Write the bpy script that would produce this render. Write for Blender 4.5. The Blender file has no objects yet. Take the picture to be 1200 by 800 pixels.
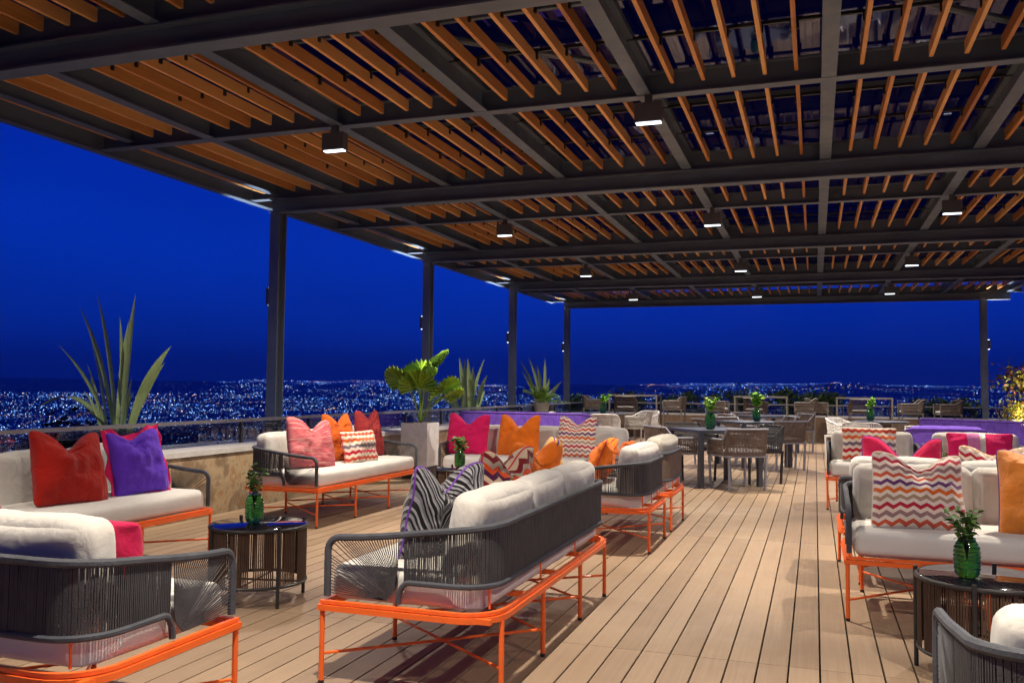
import bpy, bmesh, math, random
from mathutils import Vector, Matrix, noise
R = math.radians
C = bpy.data.collections.new('terrace'); bpy.context.scene.collection.children.link(C)
S = bpy.context.scene
rnd = random.Random(7)

# ------------------------------------------------------------------ materials
def lin(c):
    f = lambda v: v / 12.92 if v <= .04045 else ((v + .055) / 1.055) ** 2.4
    return tuple(f(x) for x in c) + (1,)
class NT:
    def __init__(s, name):
        s.m = bpy.data.materials.new(name); s.m.use_nodes = True
        s.t = s.m.node_tree; s.n = s.t.nodes; s.l = s.t.links
        s.b = s.n['Principled BSDF']; s.out = s.n['Material Output']
    def add(s, typ, **kw):
        n = s.n.new('ShaderNode' + typ)
        for k, v in kw.items(): setattr(n, k, v)
        return n
    def link(s, a, b): s.l.new(a, b)
    def math(s, op, a, b=None, c=None):
        n = s.add('Math', operation=op)
        for i, v in enumerate((a, b, c)):
            if v is None: continue
            if isinstance(v, (int, float)): n.inputs[i].default_value = v
            else: s.link(v, n.inputs[i])
        return n.outputs[0]
    def ramp(s, fac, stops, interp='LINEAR'):
        n = s.add('ValToRGB'); r = n.color_ramp; r.interpolation = interp
        while len(r.elements) < len(stops): r.elements.new(.5)
        for e, (p, c) in zip(r.elements, stops): e.position = p; e.color = c if len(c) == 4 else tuple(c) + (1,)
        s.link(fac, n.inputs[0]); return n.outputs[0]
    def noise(s, scale, detail=3, vec=None, rough=.5, dist=0):
        n = s.add('TexNoise'); n.inputs['Scale'].default_value = scale; n.inputs['Detail'].default_value = detail
        n.inputs['Roughness'].default_value = rough; n.inputs['Distortion'].default_value = dist
        if vec is None: vec = s.add('TexCoord').outputs['Object']
        s.link(vec, n.inputs['Vector']); return n.outputs['Fac']
    def mapping(s, scale, src='Object', loc=(0, 0, 0), rot=(0, 0, 0)):
        m = s.add('Mapping'); s.link(s.add('TexCoord').outputs[src], m.inputs[0])
        m.inputs['Scale'].default_value = scale; m.inputs['Location'].default_value = loc; m.inputs['Rotation'].default_value = rot
        return m.outputs[0]
    def bump(s, h, strength=.3, dist=.01):
        b = s.add('Bump'); b.inputs['Strength'].default_value = strength; b.inputs['Distance'].default_value = dist
        s.link(h, b.inputs['Height']); s.link(b.outputs[0], s.b.inputs['Normal']); return b
def flat(name, col, rough=.5, metal=0, spec=.5, var=.12, nscale=6, bump=0, bscale=60, coat=0):
    t = NT(name); c = Vector(col)
    lo = tuple(c * (1 - var)) + (1,); hi = tuple(c * (1 + var)) + (1,)
    t.link(t.ramp(t.noise(nscale, 4), [(.3, lo), (.7, hi)]), t.b.inputs['Base Color'])
    t.link(t.ramp(t.noise(nscale * 3, 3), [(.3, (max(rough - .08, 0),) * 3), (.7, (min(rough + .08, 1),) * 3)]), t.b.inputs['Roughness'])
    t.b.inputs['Metallic'].default_value = metal; t.b.inputs['Specular IOR Level'].default_value = spec
    t.b.inputs['Coat Weight'].default_value = coat
    if bump: t.bump(t.noise(bscale, 3), bump, .003)
    return t.m
def fabric(name, col, var=.1, wr=.25, sheen=.25):
    t = NT(name); c = Vector(col)
    t.link(t.ramp(t.noise(5, 4), [(.3, tuple(c * (1 - var)) + (1,)), (.7, tuple(c * (1 + var * .5)) + (1,))]), t.b.inputs['Base Color'])
    t.b.inputs['Roughness'].default_value = .92; t.b.inputs['Specular IOR Level'].default_value = .2
    t.b.inputs['Sheen Weight'].default_value = sheen; t.b.inputs['Sheen Roughness'].default_value = .5
    h = t.math('ADD', t.math('MULTIPLY', t.noise(9, 3, dist=.6), wr * 6), t.math('MULTIPLY', t.noise(700, 1), .12))
    t.bump(h, .5, .02)
    return t.m
def zigzag(name, cols, rows=1.0, teeth=5, amp=.10, speck=.25, base_noise=.0):
    t = NT(name); sp = t.add('SeparateXYZ'); t.link(t.add('UVMap').outputs[0], sp.inputs[0])
    tri = t.math('PINGPONG', t.math('MULTIPLY', sp.outputs[0], teeth), .5)
    v = t.math('ADD', sp.outputs[1], t.math('MULTIPLY', tri, amp * 2))
    if base_noise: v = t.math('ADD', v, t.math('MULTIPLY', t.noise(9, 2), base_noise))
    v = t.math('ADD', v, t.math('MULTIPLY', t.noise(260, 1), .006))
    f = t.math('FRACT', t.math('MULTIPLY', v, rows))
    n = len(cols); col = t.ramp(f, [(i / n, lin(c)) for i, c in enumerate(cols)], 'CONSTANT')
    mx = t.add('Mix', data_type='RGBA', blend_type='MULTIPLY'); mx.inputs[0].default_value = speck
    t.link(col, mx.inputs[6]); t.link(t.ramp(t.noise(300, 1), [(.35, (.5, .5, .5)), (.65, (1, 1, 1))]), mx.inputs[7])
    t.link(mx.outputs[2], t.b.inputs['Base Color'])
    t.b.inputs['Roughness'].default_value = .95; t.b.inputs['Specular IOR Level'].default_value = .15; t.b.inputs['Sheen Weight'].default_value = .2
    t.bump(t.math('ADD', t.math('MULTIPLY', t.noise(9, 3, dist=.5), 1.2), t.math('MULTIPLY', t.noise(500, 1), .15)), .5, .02)
    return t.m
def stripes(name, cols, freq=45):
    t = NT(name); sp = t.add('SeparateXYZ'); t.link(t.add('UVMap').outputs[0], sp.inputs[0])
    mp = t.mapping((2.2, freq, 1), 'UV')
    v = t.noise(1, 2, vec=mp, rough=.7)
    t.link(t.ramp(v, [(i / (len(cols) - 1) * .5 + .25, lin(c)) for i, c in enumerate(cols)]), t.b.inputs['Base Color'])
    t.b.inputs['Roughness'].default_value = .95; t.b.inputs['Specular IOR Level'].default_value = .15
    t.bump(t.math('ADD', t.math('MULTIPLY', t.noise(9, 3, dist=.5), 1.2), t.math('MULTIPLY', v, .1)), .5, .02)
    return t.m
def rope(name, col, freq=160, rough=.75):
    t = NT(name); c = Vector(col)
    t.link(t.ramp(t.noise(14, 3), [(.3, tuple(c * .8) + (1,)), (.7, tuple(c * 1.15) + (1,))]), t.b.inputs['Base Color'])
    t.b.inputs['Roughness'].default_value = rough; t.b.inputs['Specular IOR Level'].default_value = .35
    t.bump(t.noise(freq, 2), .5, .004); return t.m

def wood_deck():
    t = NT('composite_decking')
    isl = t.add('NewGeometry').outputs['Random Per Island']
    grain = t.noise(1, 5, vec=t.mapping((70, 1.3, 70)), rough=.7)
    blot = t.noise(1.2, 5, rough=.7)
    v = t.math('ADD', t.math('MULTIPLY', isl, .24), t.math('ADD', t.math('MULTIPLY', grain, .50), t.math('MULTIPLY', blot, .35)))
    t.link(t.ramp(v, [(.3, (.20, .132, .082)), (.55, (.285, .202, .133)), (.85, (.37, .265, .172))]), t.b.inputs['Base Color'])
    t.link(t.ramp(t.noise(3, 4), [(.3, (.42,) * 3), (.7, (.62,) * 3)]), t.b.inputs['Roughness'])
    t.b.inputs['Specular IOR Level'].default_value = .35
    t.bump(t.noise(1, 3, vec=t.mapping((240, 3, 240))), .25, .003); return t.m
def slat_wood():
    t = NT('oiled_wood_slats')
    isl = t.add('NewGeometry').outputs['Random Per Island']
    g = t.noise(1, 5, vec=t.mapping((40, 1.6, 40)), rough=.65, dist=.4)
    v = t.math('ADD', t.math('MULTIPLY', isl, .68), t.math('MULTIPLY', g, .40))
    t.link(t.ramp(v, [(.2, (.32, .11, .02)), (.5, (.62, .25, .055)), (.8, (.85, .43, .14))]), t.b.inputs['Base Color'])
    t.b.inputs['Roughness'].default_value = .45; t.bump(g, .1, .002); return t.m
def stone(name, cols, scale=2.2, rough=.45):
    t = NT(name); n1 = t.noise(scale, 8, rough=.68, dist=.8); n2 = t.noise(scale * 5, 5, rough=.7)
    v = t.math('ADD', t.math('MULTIPLY', n1, .7), t.math('MULTIPLY', n2, .3))
    t.link(t.ramp(v, [(.32 + .36 * i / (len(cols) - 1), c) for i, c in enumerate(cols)]), t.b.inputs['Base Color'])
    t.b.inputs['Roughness'].default_value = rough; t.bump(n2, .15, .004); return t.m
def emis(name, col, st):
    t = NT(name); t.b.inputs['Emission Color'].default_value = tuple(col) + (1,); t.b.inputs['Emission Strength'].default_value = st
    t.b.inputs['Base Color'].default_value = (.05, .05, .05, 1); return t.m
def glass_pane(name, tint, refl, rough=.01):
    t = NT(name); t.n.remove(t.b)
    tr = t.add('BsdfTransparent'); tr.inputs[0].default_value = tuple(tint) + (1,)
    gl = t.add('BsdfGlossy'); gl.inputs['Roughness'].default_value = rough; gl.inputs[0].default_value = (.9, .92, 1, 1)
    mx = t.add('MixShader'); lw = t.add('LayerWeight'); lw.inputs['Blend'].default_value = .35
    t.link(t.math('ADD', t.math('MULTIPLY', lw.outputs['Fresnel'], .5), refl), mx.inputs[0])
    t.link(tr.outputs[0], mx.inputs[1]); t.link(gl.outputs[0], mx.inputs[2]); t.link(mx.outputs[0], t.out.inputs[0]); return t.m
def bottle_glass(name, col):
    t = NT(name); b = t.b
    b.inputs['Base Color'].default_value = tuple(col) + (1,); b.inputs['Roughness'].default_value = .05
    b.inputs['Transmission Weight'].default_value = 1; b.inputs['IOR'].default_value = 1.45; b.inputs['Coat Weight'].default_value = .2
    return t.m
def leafmat(name, col, col2, spec=.4, rough=.5, trans=.15):
    t = NT(name)
    isl = t.add('NewGeometry').outputs['Random Per Island']
    v = t.math('ADD', t.math('MULTIPLY', isl, .6), t.math('MULTIPLY', t.noise(8, 3), .4))
    t.link(t.ramp(v, [(.2, tuple(col) + (1,)), (.8, tuple(col2) + (1,))]), t.b.inputs['Base Color'])
    t.b.inputs['Roughness'].default_value = rough; t.b.inputs['Specular IOR Level'].default_value = spec
    t.b.inputs['Subsurface Weight'].default_value = 0
    return t.m

M = {}
HAZE = 6.5e-5
M['steel'] = flat('charcoal_painted_steel', (.122, .152, .200), .42, .0, .5, .12, 2.5, .12, 90)
M['orange'] = flat('orange_powder_coat', (.86, .145, .022), .36, 0, .5, .05, 9, .05, 300)
M['rope'] = rope('charcoal_rope', (.050, .050, .056))
M['rope_wrap'] = rope('charcoal_rope_wrap', (.060, .066, .08), 110)
M['purple_rope'] = rope('purple_rope', (.16, .075, .50))
M['linen'] = fabric('off_white_linen', (.54, .53, .49))
M['linen_grey'] = fabric('greige_linen', (.42, .40, .34))
M['seat_linen'] = fabric('seat_linen', (.64, .63, .59), .05, .06)
M['red'] = fabric('deep_red_velvet', (.33, .009, .004), .25, .5, .12)
M['purple'] = fabric('violet_cotton', (.10, .028, .46), .1, .4, .08)
M['pink'] = fabric('fuchsia_cotton', (.68, .012, .12), .12, .4, .08)
M['fuchsia2'] = fabric('raspberry_cotton', (.50, .010, .07), .12, .4, .08)
M['or_fab'] = fabric('orange_cotton', (.76, .17, .012), .15, .5, .08)
M['or_fab2'] = fabric('burnt_orange_cotton', (.58, .11, .012), .15, .5, .08)
M['silk'] = fabric('golden_orange_silk', (.80, .26, .03), .3, .6, .25)
M['silk'].node_tree.nodes['Principled BSDF'].inputs['Roughness'].default_value = .5
M['yellow'] = fabric('mustard_cotton', (.80, .42, .08), .15, .3)
M['maroon'] = stripes('maroon_fine_stripe', [(.35, .12, .15), (.62, .22, .2), (.5, .15, .2), (.72, .38, .32)])
M['pinkstripe'] = stripes('rose_fine_stripe', [(.45, .25, .35), (.78, .42, .42), (.70, .30, .36), (.86, .66, .62), (.5, .3, .42)])
ZC = [(.93, .88, .82), (.82, .36, .25), (.93, .88, .82), (.62, .5, .5), (.93, .86, .8), (.72, .16, .25), (.9, .84, .8), (.68, .58, .48), (.93, .88, .82), (.86, .42, .16), (.9, .85, .8), (.42, .24, .45)]
M['zig'] = zigzag('multicolour_zigzag', ZC, 1.6, 7, .048, .35)
M['zig_small'] = zigzag('small_zigzag', [(.9, .84, .76), (.8, .3, .2), (.9, .84, .76), (.72, .12, .2), (.86, .78, .72), (.45, .4, .45), (.9, .84, .76), (.85, .4, .2)], 1.3, 8, .05)
M['zig_dark'] = zigzag('dark_zigzag', [(.75, .66, .56), (.78, .25, .12), (.5, .12, .14), (.8, .7, .6), (.3, .1, .25), (.82, .3, .12), (.66, .6, .52), (.45, .1, .12)], 2.0, 6, .06)
M['zebra'] = zigzag('black_and_grey_leaf_stripe', [(.04, .04, .05), (.05, .05, .06), (.55, .55, .57), (.42, .42, .45), (.04, .04, .05), (.50, .50, .53), (.10, .10, .12), (.58, .58, .60)], 3.0, 2.0, .62, .45, .12)
M['purple_fab'] = fabric('purple_upholstery', (.15, .07, .46))
M['purple_pipe'] = flat('purple_piping', (.13, .03, .30), .7)
M['white_pipe'] = flat('white_piping', (.7, .66, .6), .8)
M['red_pipe'] = flat('crimson_piping', (.45, .01, .03), .7)
M['lilac_band'] = flat('lilac_band', (.55, .16, .38), .8, bump=.4)
M['glitter_band'] = flat('silver_sequin_band', (.45, .40, .38), .35, .4, bump=.8, bscale=300)
M['deck'] = wood_deck(); M['slat'] = slat_wood()
M['gap'] = flat('dark_gap', (.02, .015, .012), .9)
M['wallstone'] = stone('rusty_travertine', [(.09, .035, .012), (.26, .13, .055), (.22, .16, .10), (.42, .32, .20), (.30, .17, .08), (.46, .38, .27)], 1.5)
M['farstone'] = stone('brown_stone', [(.12, .065, .035), (.19, .12, .075), (.26, .18, .125)], 1.6)
M['cap'] = flat('pale_stone_cap', (.50, .49, .47), .4, bump=.1)
M['concrete'] = flat('concrete_slab', (.16, .15, .14), .8, bump=.2)
M['black'] = flat('black_powder_coat', (.018, .018, .02), .4)
M['blackglass'] = flat('black_glass_top', (.008, .008, .012), .04, 0, .8, .02, coat=.6)
M['cane'] = rope('brown_cord', (.062, .035, .022))
M['roofglass'] = glass_pane('tinted_roof_glass', (.12, .12, .22), .05, .03)
M['railglass'] = glass_pane('railing_glass', (.62, .66, .7), .02)
M['darkmetal'] = flat('dark_metal_rail', (.05, .052, .056), .35, .6)
M['railmetal'] = flat('brushed_handrail', (.22, .22, .23), .38, .5)
M['lampbox'] = flat('grey_lamp_housing', (.10, .10, .11), .5)
M['lampglow'] = emis('lamp_diffuser', (.80, .90, 1.0), 5)
M['sconceglow'] = emis('sconce_bulb', (.8, .9, 1.0), 7)
M['vase'] = bottle_glass('green_bottle_glass', (.07, .42, .07))
M['leafv'] = leafmat('dark_sprig_leaf', (.02, .07, .012), (.10, .22, .03))
M['leafbright'] = leafmat('bright_green_leaf', (.10, .30, .02), (.25, .55, .04))
M['agave'] = leafmat('agave_leaf', (.26, .40, .12), (.50, .64, .26), .35, .45)
M['fan'] = leafmat('fan_palm_leaf', (.09, .22, .02), (.30, .46, .04), .4, .4)
M['shrub'] = leafmat('dark_shrub_leaf', (.018, .04, .014), (.06, .11, .03))
M['tree'] = leafmat('night_tree_leaf', (.012, .02, .01), (.03, .045, .02))
M['redleaf'] = leafmat('red_tip_leaf', (.30, .06, .03), (.62, .22, .08))
M['goldleaf'] = leafmat('gold_green_leaf', (.16, .20, .02), (.55, .42, .05))
M['bark'] = flat('bark', (.08, .06, .04), .9, bump=.5)
M['soil'] = flat('soil', (.03, .02, .015), .95)
M['pot_white'] = stone('white_marble_pot', [(.42, .40, .40), (.60, .59, .58), (.70, .69, .68)], 3)
M['pot_dark'] = flat('dark_pot', (.06, .06, .06), .6)
M['pot_grey'] = flat('grey_stone_pot', (.30, .27, .22), .7)
M['tabledark'] = flat('slate_table', (.055, .065, .085), .4)
M['greyframe'] = flat('grey_aluminium', (.26, .28, .33), .4)
M['brownrope'] = rope('brown_rope', (.15, .11, .085))
M['barframe'] = flat('warm_grey_bar_frame', (.11, .10, .092), .5); M['stoolrope'] = rope('dark_brown_rope', (.07, .05, .04))
M['taupe'] = rope('taupe_rope', (.35, .32, .28))
M['whiterope'] = rope('white_rope', (.72, .71, .69))
M['whiteframe'] = flat('white_powder_coat', (.72, .71, .69), .45)
M['darkrope'] = rope('dark_grey_rope', (.05, .05, .055))
M['chairseat'] = fabric('grey_seat_pad', (.36, .36, .38))

# ------------------------------------------------------------------ mesh helpers
class MB:
    def __init__(s): s.v = []; s.f = []; s.uv = {}; s.T = Matrix()
    def add(s, vs, fs):
        o = len(s.v); s.v += [s.T @ Vector(p) for p in vs]; s.f += [tuple(i + o for i in f) for f in fs]; return o
    def box(s, x0, x1, y0, y1, z0, z1):
        s.add([(x0, y0, z0), (x1, y0, z0), (x1, y1, z0), (x0, y1, z0), (x0, y0, z1), (x1, y0, z1), (x1, y1, z1), (x0, y1, z1)],
              [(3, 2, 1, 0), (4, 5, 6, 7), (0, 1, 5, 4), (1, 2, 6, 5), (2, 3, 7, 6), (3, 0, 4, 7)])
    def bar(s, a, b, w, h, up=(0, 0, 1)):
        a, b = Vector(a), Vector(b); d = (b - a).normalized(); up = Vector(up)
        if abs(d.dot(up)) > .98: up = Vector((0, 1, 0))
        x = d.cross(up).normalized() * w / 2; y = x.cross(d).normalized() * h / 2
        s.add([a - x - y, a + x - y, a + x + y, a - x + y, b - x - y, b + x - y, b + x + y, b - x + y],
              [(0, 1, 2, 3), (7, 6, 5, 4), (4, 5, 1, 0), (5, 6, 2, 1), (6, 7, 3, 2), (7, 4, 0, 3)])
    def tube(s, pts, r, n=8, cap=True, closed=False):
        pts = [Vector(p) for p in pts]; rs = r if isinstance(r, (list, tuple)) else [r] * len(pts)
        N = len(pts); rings = []; prev = None
        for i, p in enumerate(pts):
            if closed: d = pts[(i + 1) % N] - pts[i - 1]
            else: d = pts[min(i + 1, N - 1)] - pts[max(i - 1, 0)]
            d.normalize()
            if prev is None:
                u = Vector((0, 0, 1)) if abs(d.z) < .9 else Vector((1, 0, 0))
            else: u = prev
            x = d.cross(u).normalized(); y = x.cross(d).normalized(); prev = y
            rings.append([p + (x * math.cos(a) + y * math.sin(a)) * rs[i] for a in [2 * math.pi * (k + .5) / n for k in range(n)]])
        o = len(s.v)
        s.v += [s.T @ q for ring in rings for q in ring]
        for i in range(N if closed else N - 1):
            j = (i + 1) % N
            for k in range(n):
                k2 = (k + 1) % n
                s.f.append((o + i * n + k, o + i * n + k2, o + j * n + k2, o + j * n + k))
        if cap and not closed:
            s.f.append(tuple(o + k for k in range(n))[::-1]); s.f.append(tuple(o + (N - 1) * n + k for k in range(n)))
    def lathe(s, prof, n=28, c=(0, 0, 0)):
        o = len(s.v)
        for (r, z) in prof:
            for k in range(n):
                a = 2 * math.pi * k / n; s.v.append(s.T @ Vector((c[0] + r * math.cos(a), c[1] + r * math.sin(a), c[2] + z)))
        for i in range(len(prof) - 1):
            for k in range(n):
                k2 = (k + 1) % n; s.f.append((o + i * n + k, o + i * n + k2, o + (i + 1) * n + k2, o + (i + 1) * n + k))
        s.f.append(tuple(o + k for k in range(n))[::-1]); s.f.append(tuple(o + (len(prof) - 1) * n + k for k in range(n)))
    def strip(s, pts, ws, nrm=None, fold=0.0, side=None):
        # leaf blade: centre points, half widths, side vector; V-folded cross-section
        pts = [Vector(p) for p in pts]; o = len(s.v); N = len(pts)
        for i, p in enumerate(pts):
            d = (pts[min(i + 1, N - 1)] - pts[max(i - 1, 0)]).normalized()
            sd = side if side is not None else d.cross(Vector((0, 0, 1)))
            sd = (sd - d * sd.dot(d)).normalized(); up = sd.cross(d).normalized()
            for k in (-1, 0, 1): s.v.append(s.T @ (p + sd * ws[i] * k + up * abs(k) * ws[i] * fold))
        for i in range(N - 1):
            for k in range(2): a = o + i * 3 + k; s.f.append((a, a + 1, a + 4, a + 3))
    def build(s, name, mat, parent=None, smooth=True, auto=35, loc=None):
        me = bpy.data.meshes.new(name); me.from_pydata([tuple(v) for v in s.v], [], s.f); me.update()
        me.materials.append(mat)
        if smooth:
            me.polygons.foreach_set('use_smooth', [True] * len(me.polygons)); me.set_sharp_from_angle(angle=R(auto))
        o = bpy.data.objects.new(name, me); C.objects.link(o)
        if parent: o.parent = parent
        if loc: o.location = loc
        return o
def tag(o, label=None, cat=None, group=None, kind=None):
    if label: o['label'] = label
    if cat: o['category'] = cat
    if group: o['group'] = group
    if kind: o['kind'] = kind
    return o
def empty(name, loc=(0, 0, 0), rz=0, **k):
    o = bpy.data.objects.new(name, None); C.objects.link(o); o.location = loc; o.rotation_euler.z = rz; o.empty_display_size = .1
    return tag(o, **k)
def dup(o, parent=None):
    c = o.copy(); C.objects.link(c); c.parent = parent
    for ch in list(o.children): dup(ch, c)
    return c
def one(fn):
    m = MB(); fn(m); return m

# rounded cushion: grid on a cube pushed to a rounded box, puffed and wrinkled
def cushion_mesh(w, d, h, r, puff=.02, seed=0, wr=.006, n=14, sag=0):
    bm = bmesh.new(); bmesh.ops.create_cube(bm, size=2)
    bmesh.ops.subdivide_edges(bm, edges=bm.edges[:], cuts=n, use_grid_fill=True)
    hx, hy, hz = w / 2, d / 2, h / 2; r = min(r, hx * .98, hy * .98, hz * .98)
    for v in bm.verts:
        u = v.co.copy()
        # spread samples towards the rim
        q = Vector((math.sin(u.x * math.pi / 2) * hx, math.sin(u.y * math.pi / 2) * hy, math.sin(u.z * math.pi / 2) * hz))
        inn = Vector((max(-hx + r, min(hx - r, q.x)), max(-hy + r, min(hy - r, q.y)), max(-hz + r, min(hz - r, q.z))))
        dv = q - inn
        p = inn + dv.normalized() * r if dv.length > r else q
        if dv.length > 1e-6 and dv.length <= r: p = inn + dv.normalized() * r if max(abs(u.x), abs(u.y), abs(u.z)) > .999 else q
        ax, ay, az = q.x / hx, q.y / hy, q.z / hz
        p.z += puff * az * (1 - ax * ax) * (1 - ay * ay)
        p.y += puff * ay * (1 - ax * ax) * (1 - az * az)
        p.x += puff * .6 * ax * (1 - ay * ay) * (1 - az * az)
        if sag: p.z -= sag * max(0, az) * (1 - ax * ax) * .6
        nv = noise.noise(Vector((p.x * 5 + seed * 7.1, p.y * 5, p.z * 5)))
        nv2 = noise.noise(Vector((p.x * 13 + seed, p.y * 9, p.z * 16 + 3)))
        p += p.normalized() * (nv * wr * 2.5 + nv2 * wr)
        v.co = p
    me = bpy.data.meshes.new('cushion'); bm.to_mesh(me); bm.free()
    me.polygons.foreach_set('use_smooth', [True] * len(me.polygons))
    return me
def mesh_obj(name, me, mat, parent=None, loc=(0, 0, 0), rot=(0, 0, 0)):
    me.materials.clear(); me.materials.append(mat); me.name = name
    o = bpy.data.objects.new(name, me); C.objects.link(o); o.parent = parent; o.location = loc; o.rotation_euler = rot; return o

# throw pillow: bottom edge centre at the origin, face towards -Y
def pillow(w, h, t, mat, seed=0, chop=.10, pipe=None, flange=None, band=None):
    N = 34; m = MB(); rng = random.Random(seed); ph = rng.uniform(0, 50)
    lop = rng.uniform(-.12, .12)
    def pos(u, v, side):
        x = w / 2 * u * (1 - .07 * (1 - v * v)); z = h / 2 + h / 2 * v * (1 - .07 * (1 - u * u))
        top = max(0, (v + .25) / 1.25)
        uu = u - lop
        dip = math.exp(-(uu / .42) ** 2) - .12
        z -= chop * 1.0 * dip * top ** 2
        x *= 1 - .06 * top * (chop > .02)
        cr_ = (u * u * v * v) ** 5; x *= 1 - .045 * cr_; z -= .035 * h * cr_ * (1 if v > 0 else -1)
        prof = max(0, (1 - u * u) * (1 - v * v)) ** .42
        th = t * .58 * prof
        # dent of a chopped pillow
        th *= 1 - (.55 if chop > .02 else 0) * math.exp(-(uu / .22) ** 2) * top ** 1.5
        ang = math.atan2(v - .75, uu); rad = math.hypot(uu, v - .75)
        wr = .016 * math.sin(ang * 9 + ph + rad * 2.2) * math.exp(-rad * 1.1) * (chop > .02) * prof
        wr += .030 * noise.noise(Vector((u * 1.9 + ph, v * 1.9, side * 3.1))) * prof
        wr += .015 * noise.noise(Vector((u * 5.5 + ph, v * 4.0, side * 5.1))) * prof
        y = side * (th + wr)
        y += .018 * noise.noise(Vector((u * 1.2 + ph, v * 1.3, 9)))
        return Vector((x, y, z))
    idx = {}
    uvs = []
    for side in (-1, 1):
        for j in range(N + 1):
            for i in range(N + 1):
                u = math.sin((2 * i / N - 1) * math.pi / 2); v = math.sin((2 * j / N - 1) * math.pi / 2)
                edge = i in (0, N) or j in (0, N)
                if side == 1 and edge: idx[side, i, j] = idx[-1, i, j]; continue
                idx[side, i, j] = len(m.v); m.v.append(pos(u, v, 0 if edge else side)); uvs.append(((u + 1) / 2, (v + 1) / 2))
    for side in (-1, 1):
        for j in range(N):
            for i in range(N):
                q = (idx[side, i, j], idx[side, i + 1, j], idx[side, i + 1, j + 1], idx[side, i, j + 1])
                m.f.append(q if side == -1 else q[::-1])
    o = m.build('throw_pillow', mat, auto=180)
    uvl = o.data.uv_layers.new(name='UVMap')
    for l in o.data.loops: uvl.data[l.index].uv = uvs[l.vertex_index]
    rim = [m.v[idx[-1, i, 0]] for i in range(N)] + [m.v[idx[-1, N, j]] for j in range(N)] + [m.v[idx[-1, N - i, N]] for i in range(N)] + [m.v[idx[-1, 0, N - j]] for j in range(N)]
    if pipe:
        p = MB(); p.tube(rim, .005, 6, closed=True); p.build('piping', pipe, o)
    if flange:
        p = MB(); c = Vector((0, 0, h / 2)); n = len(rim)
        outer = []
        for k, q in enumerate(rim):
            dv = (q - c); dv.y = 0; e = .034 + .01 * math.sin(k * .9)
            outer.append(q + dv.normalized() * e + Vector((0, .012 * math.sin(k * .55 + seed), 0)))
        for off in (-.003, .003):
            o0 = len(p.v); p.v += [q + Vector((0, off, 0)) for q in rim] + [q + Vector((0, off, 0)) for q in outer]
            for k in range(n):
                k2 = (k + 1) % n; p.f.append((o0 + k, o0 + k2, o0 + n + k2, o0 + n + k))
        p.build('flange', flange, o)
    if band:
        for (u0, u1, mm) in band:
            p = MB(); K = 6; J = 16; o0 = 0
            for j in range(J + 1):
                for i in range(K + 1):
                    u = u0 + (u1 - u0) * i / K; v = math.sin((2 * j / J - 1) * math.pi / 2 * .985)
                    q = pos(u, v, -1); q.y -= .004; p.v.append(q)
            for j in range(J):
                for i in range(K):
                    a = j * (K + 1) + i; p.f.append((a, a + 1, a + K + 2, a + K + 1))
            p.build('band', mm, o, auto=180)
    return o

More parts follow.
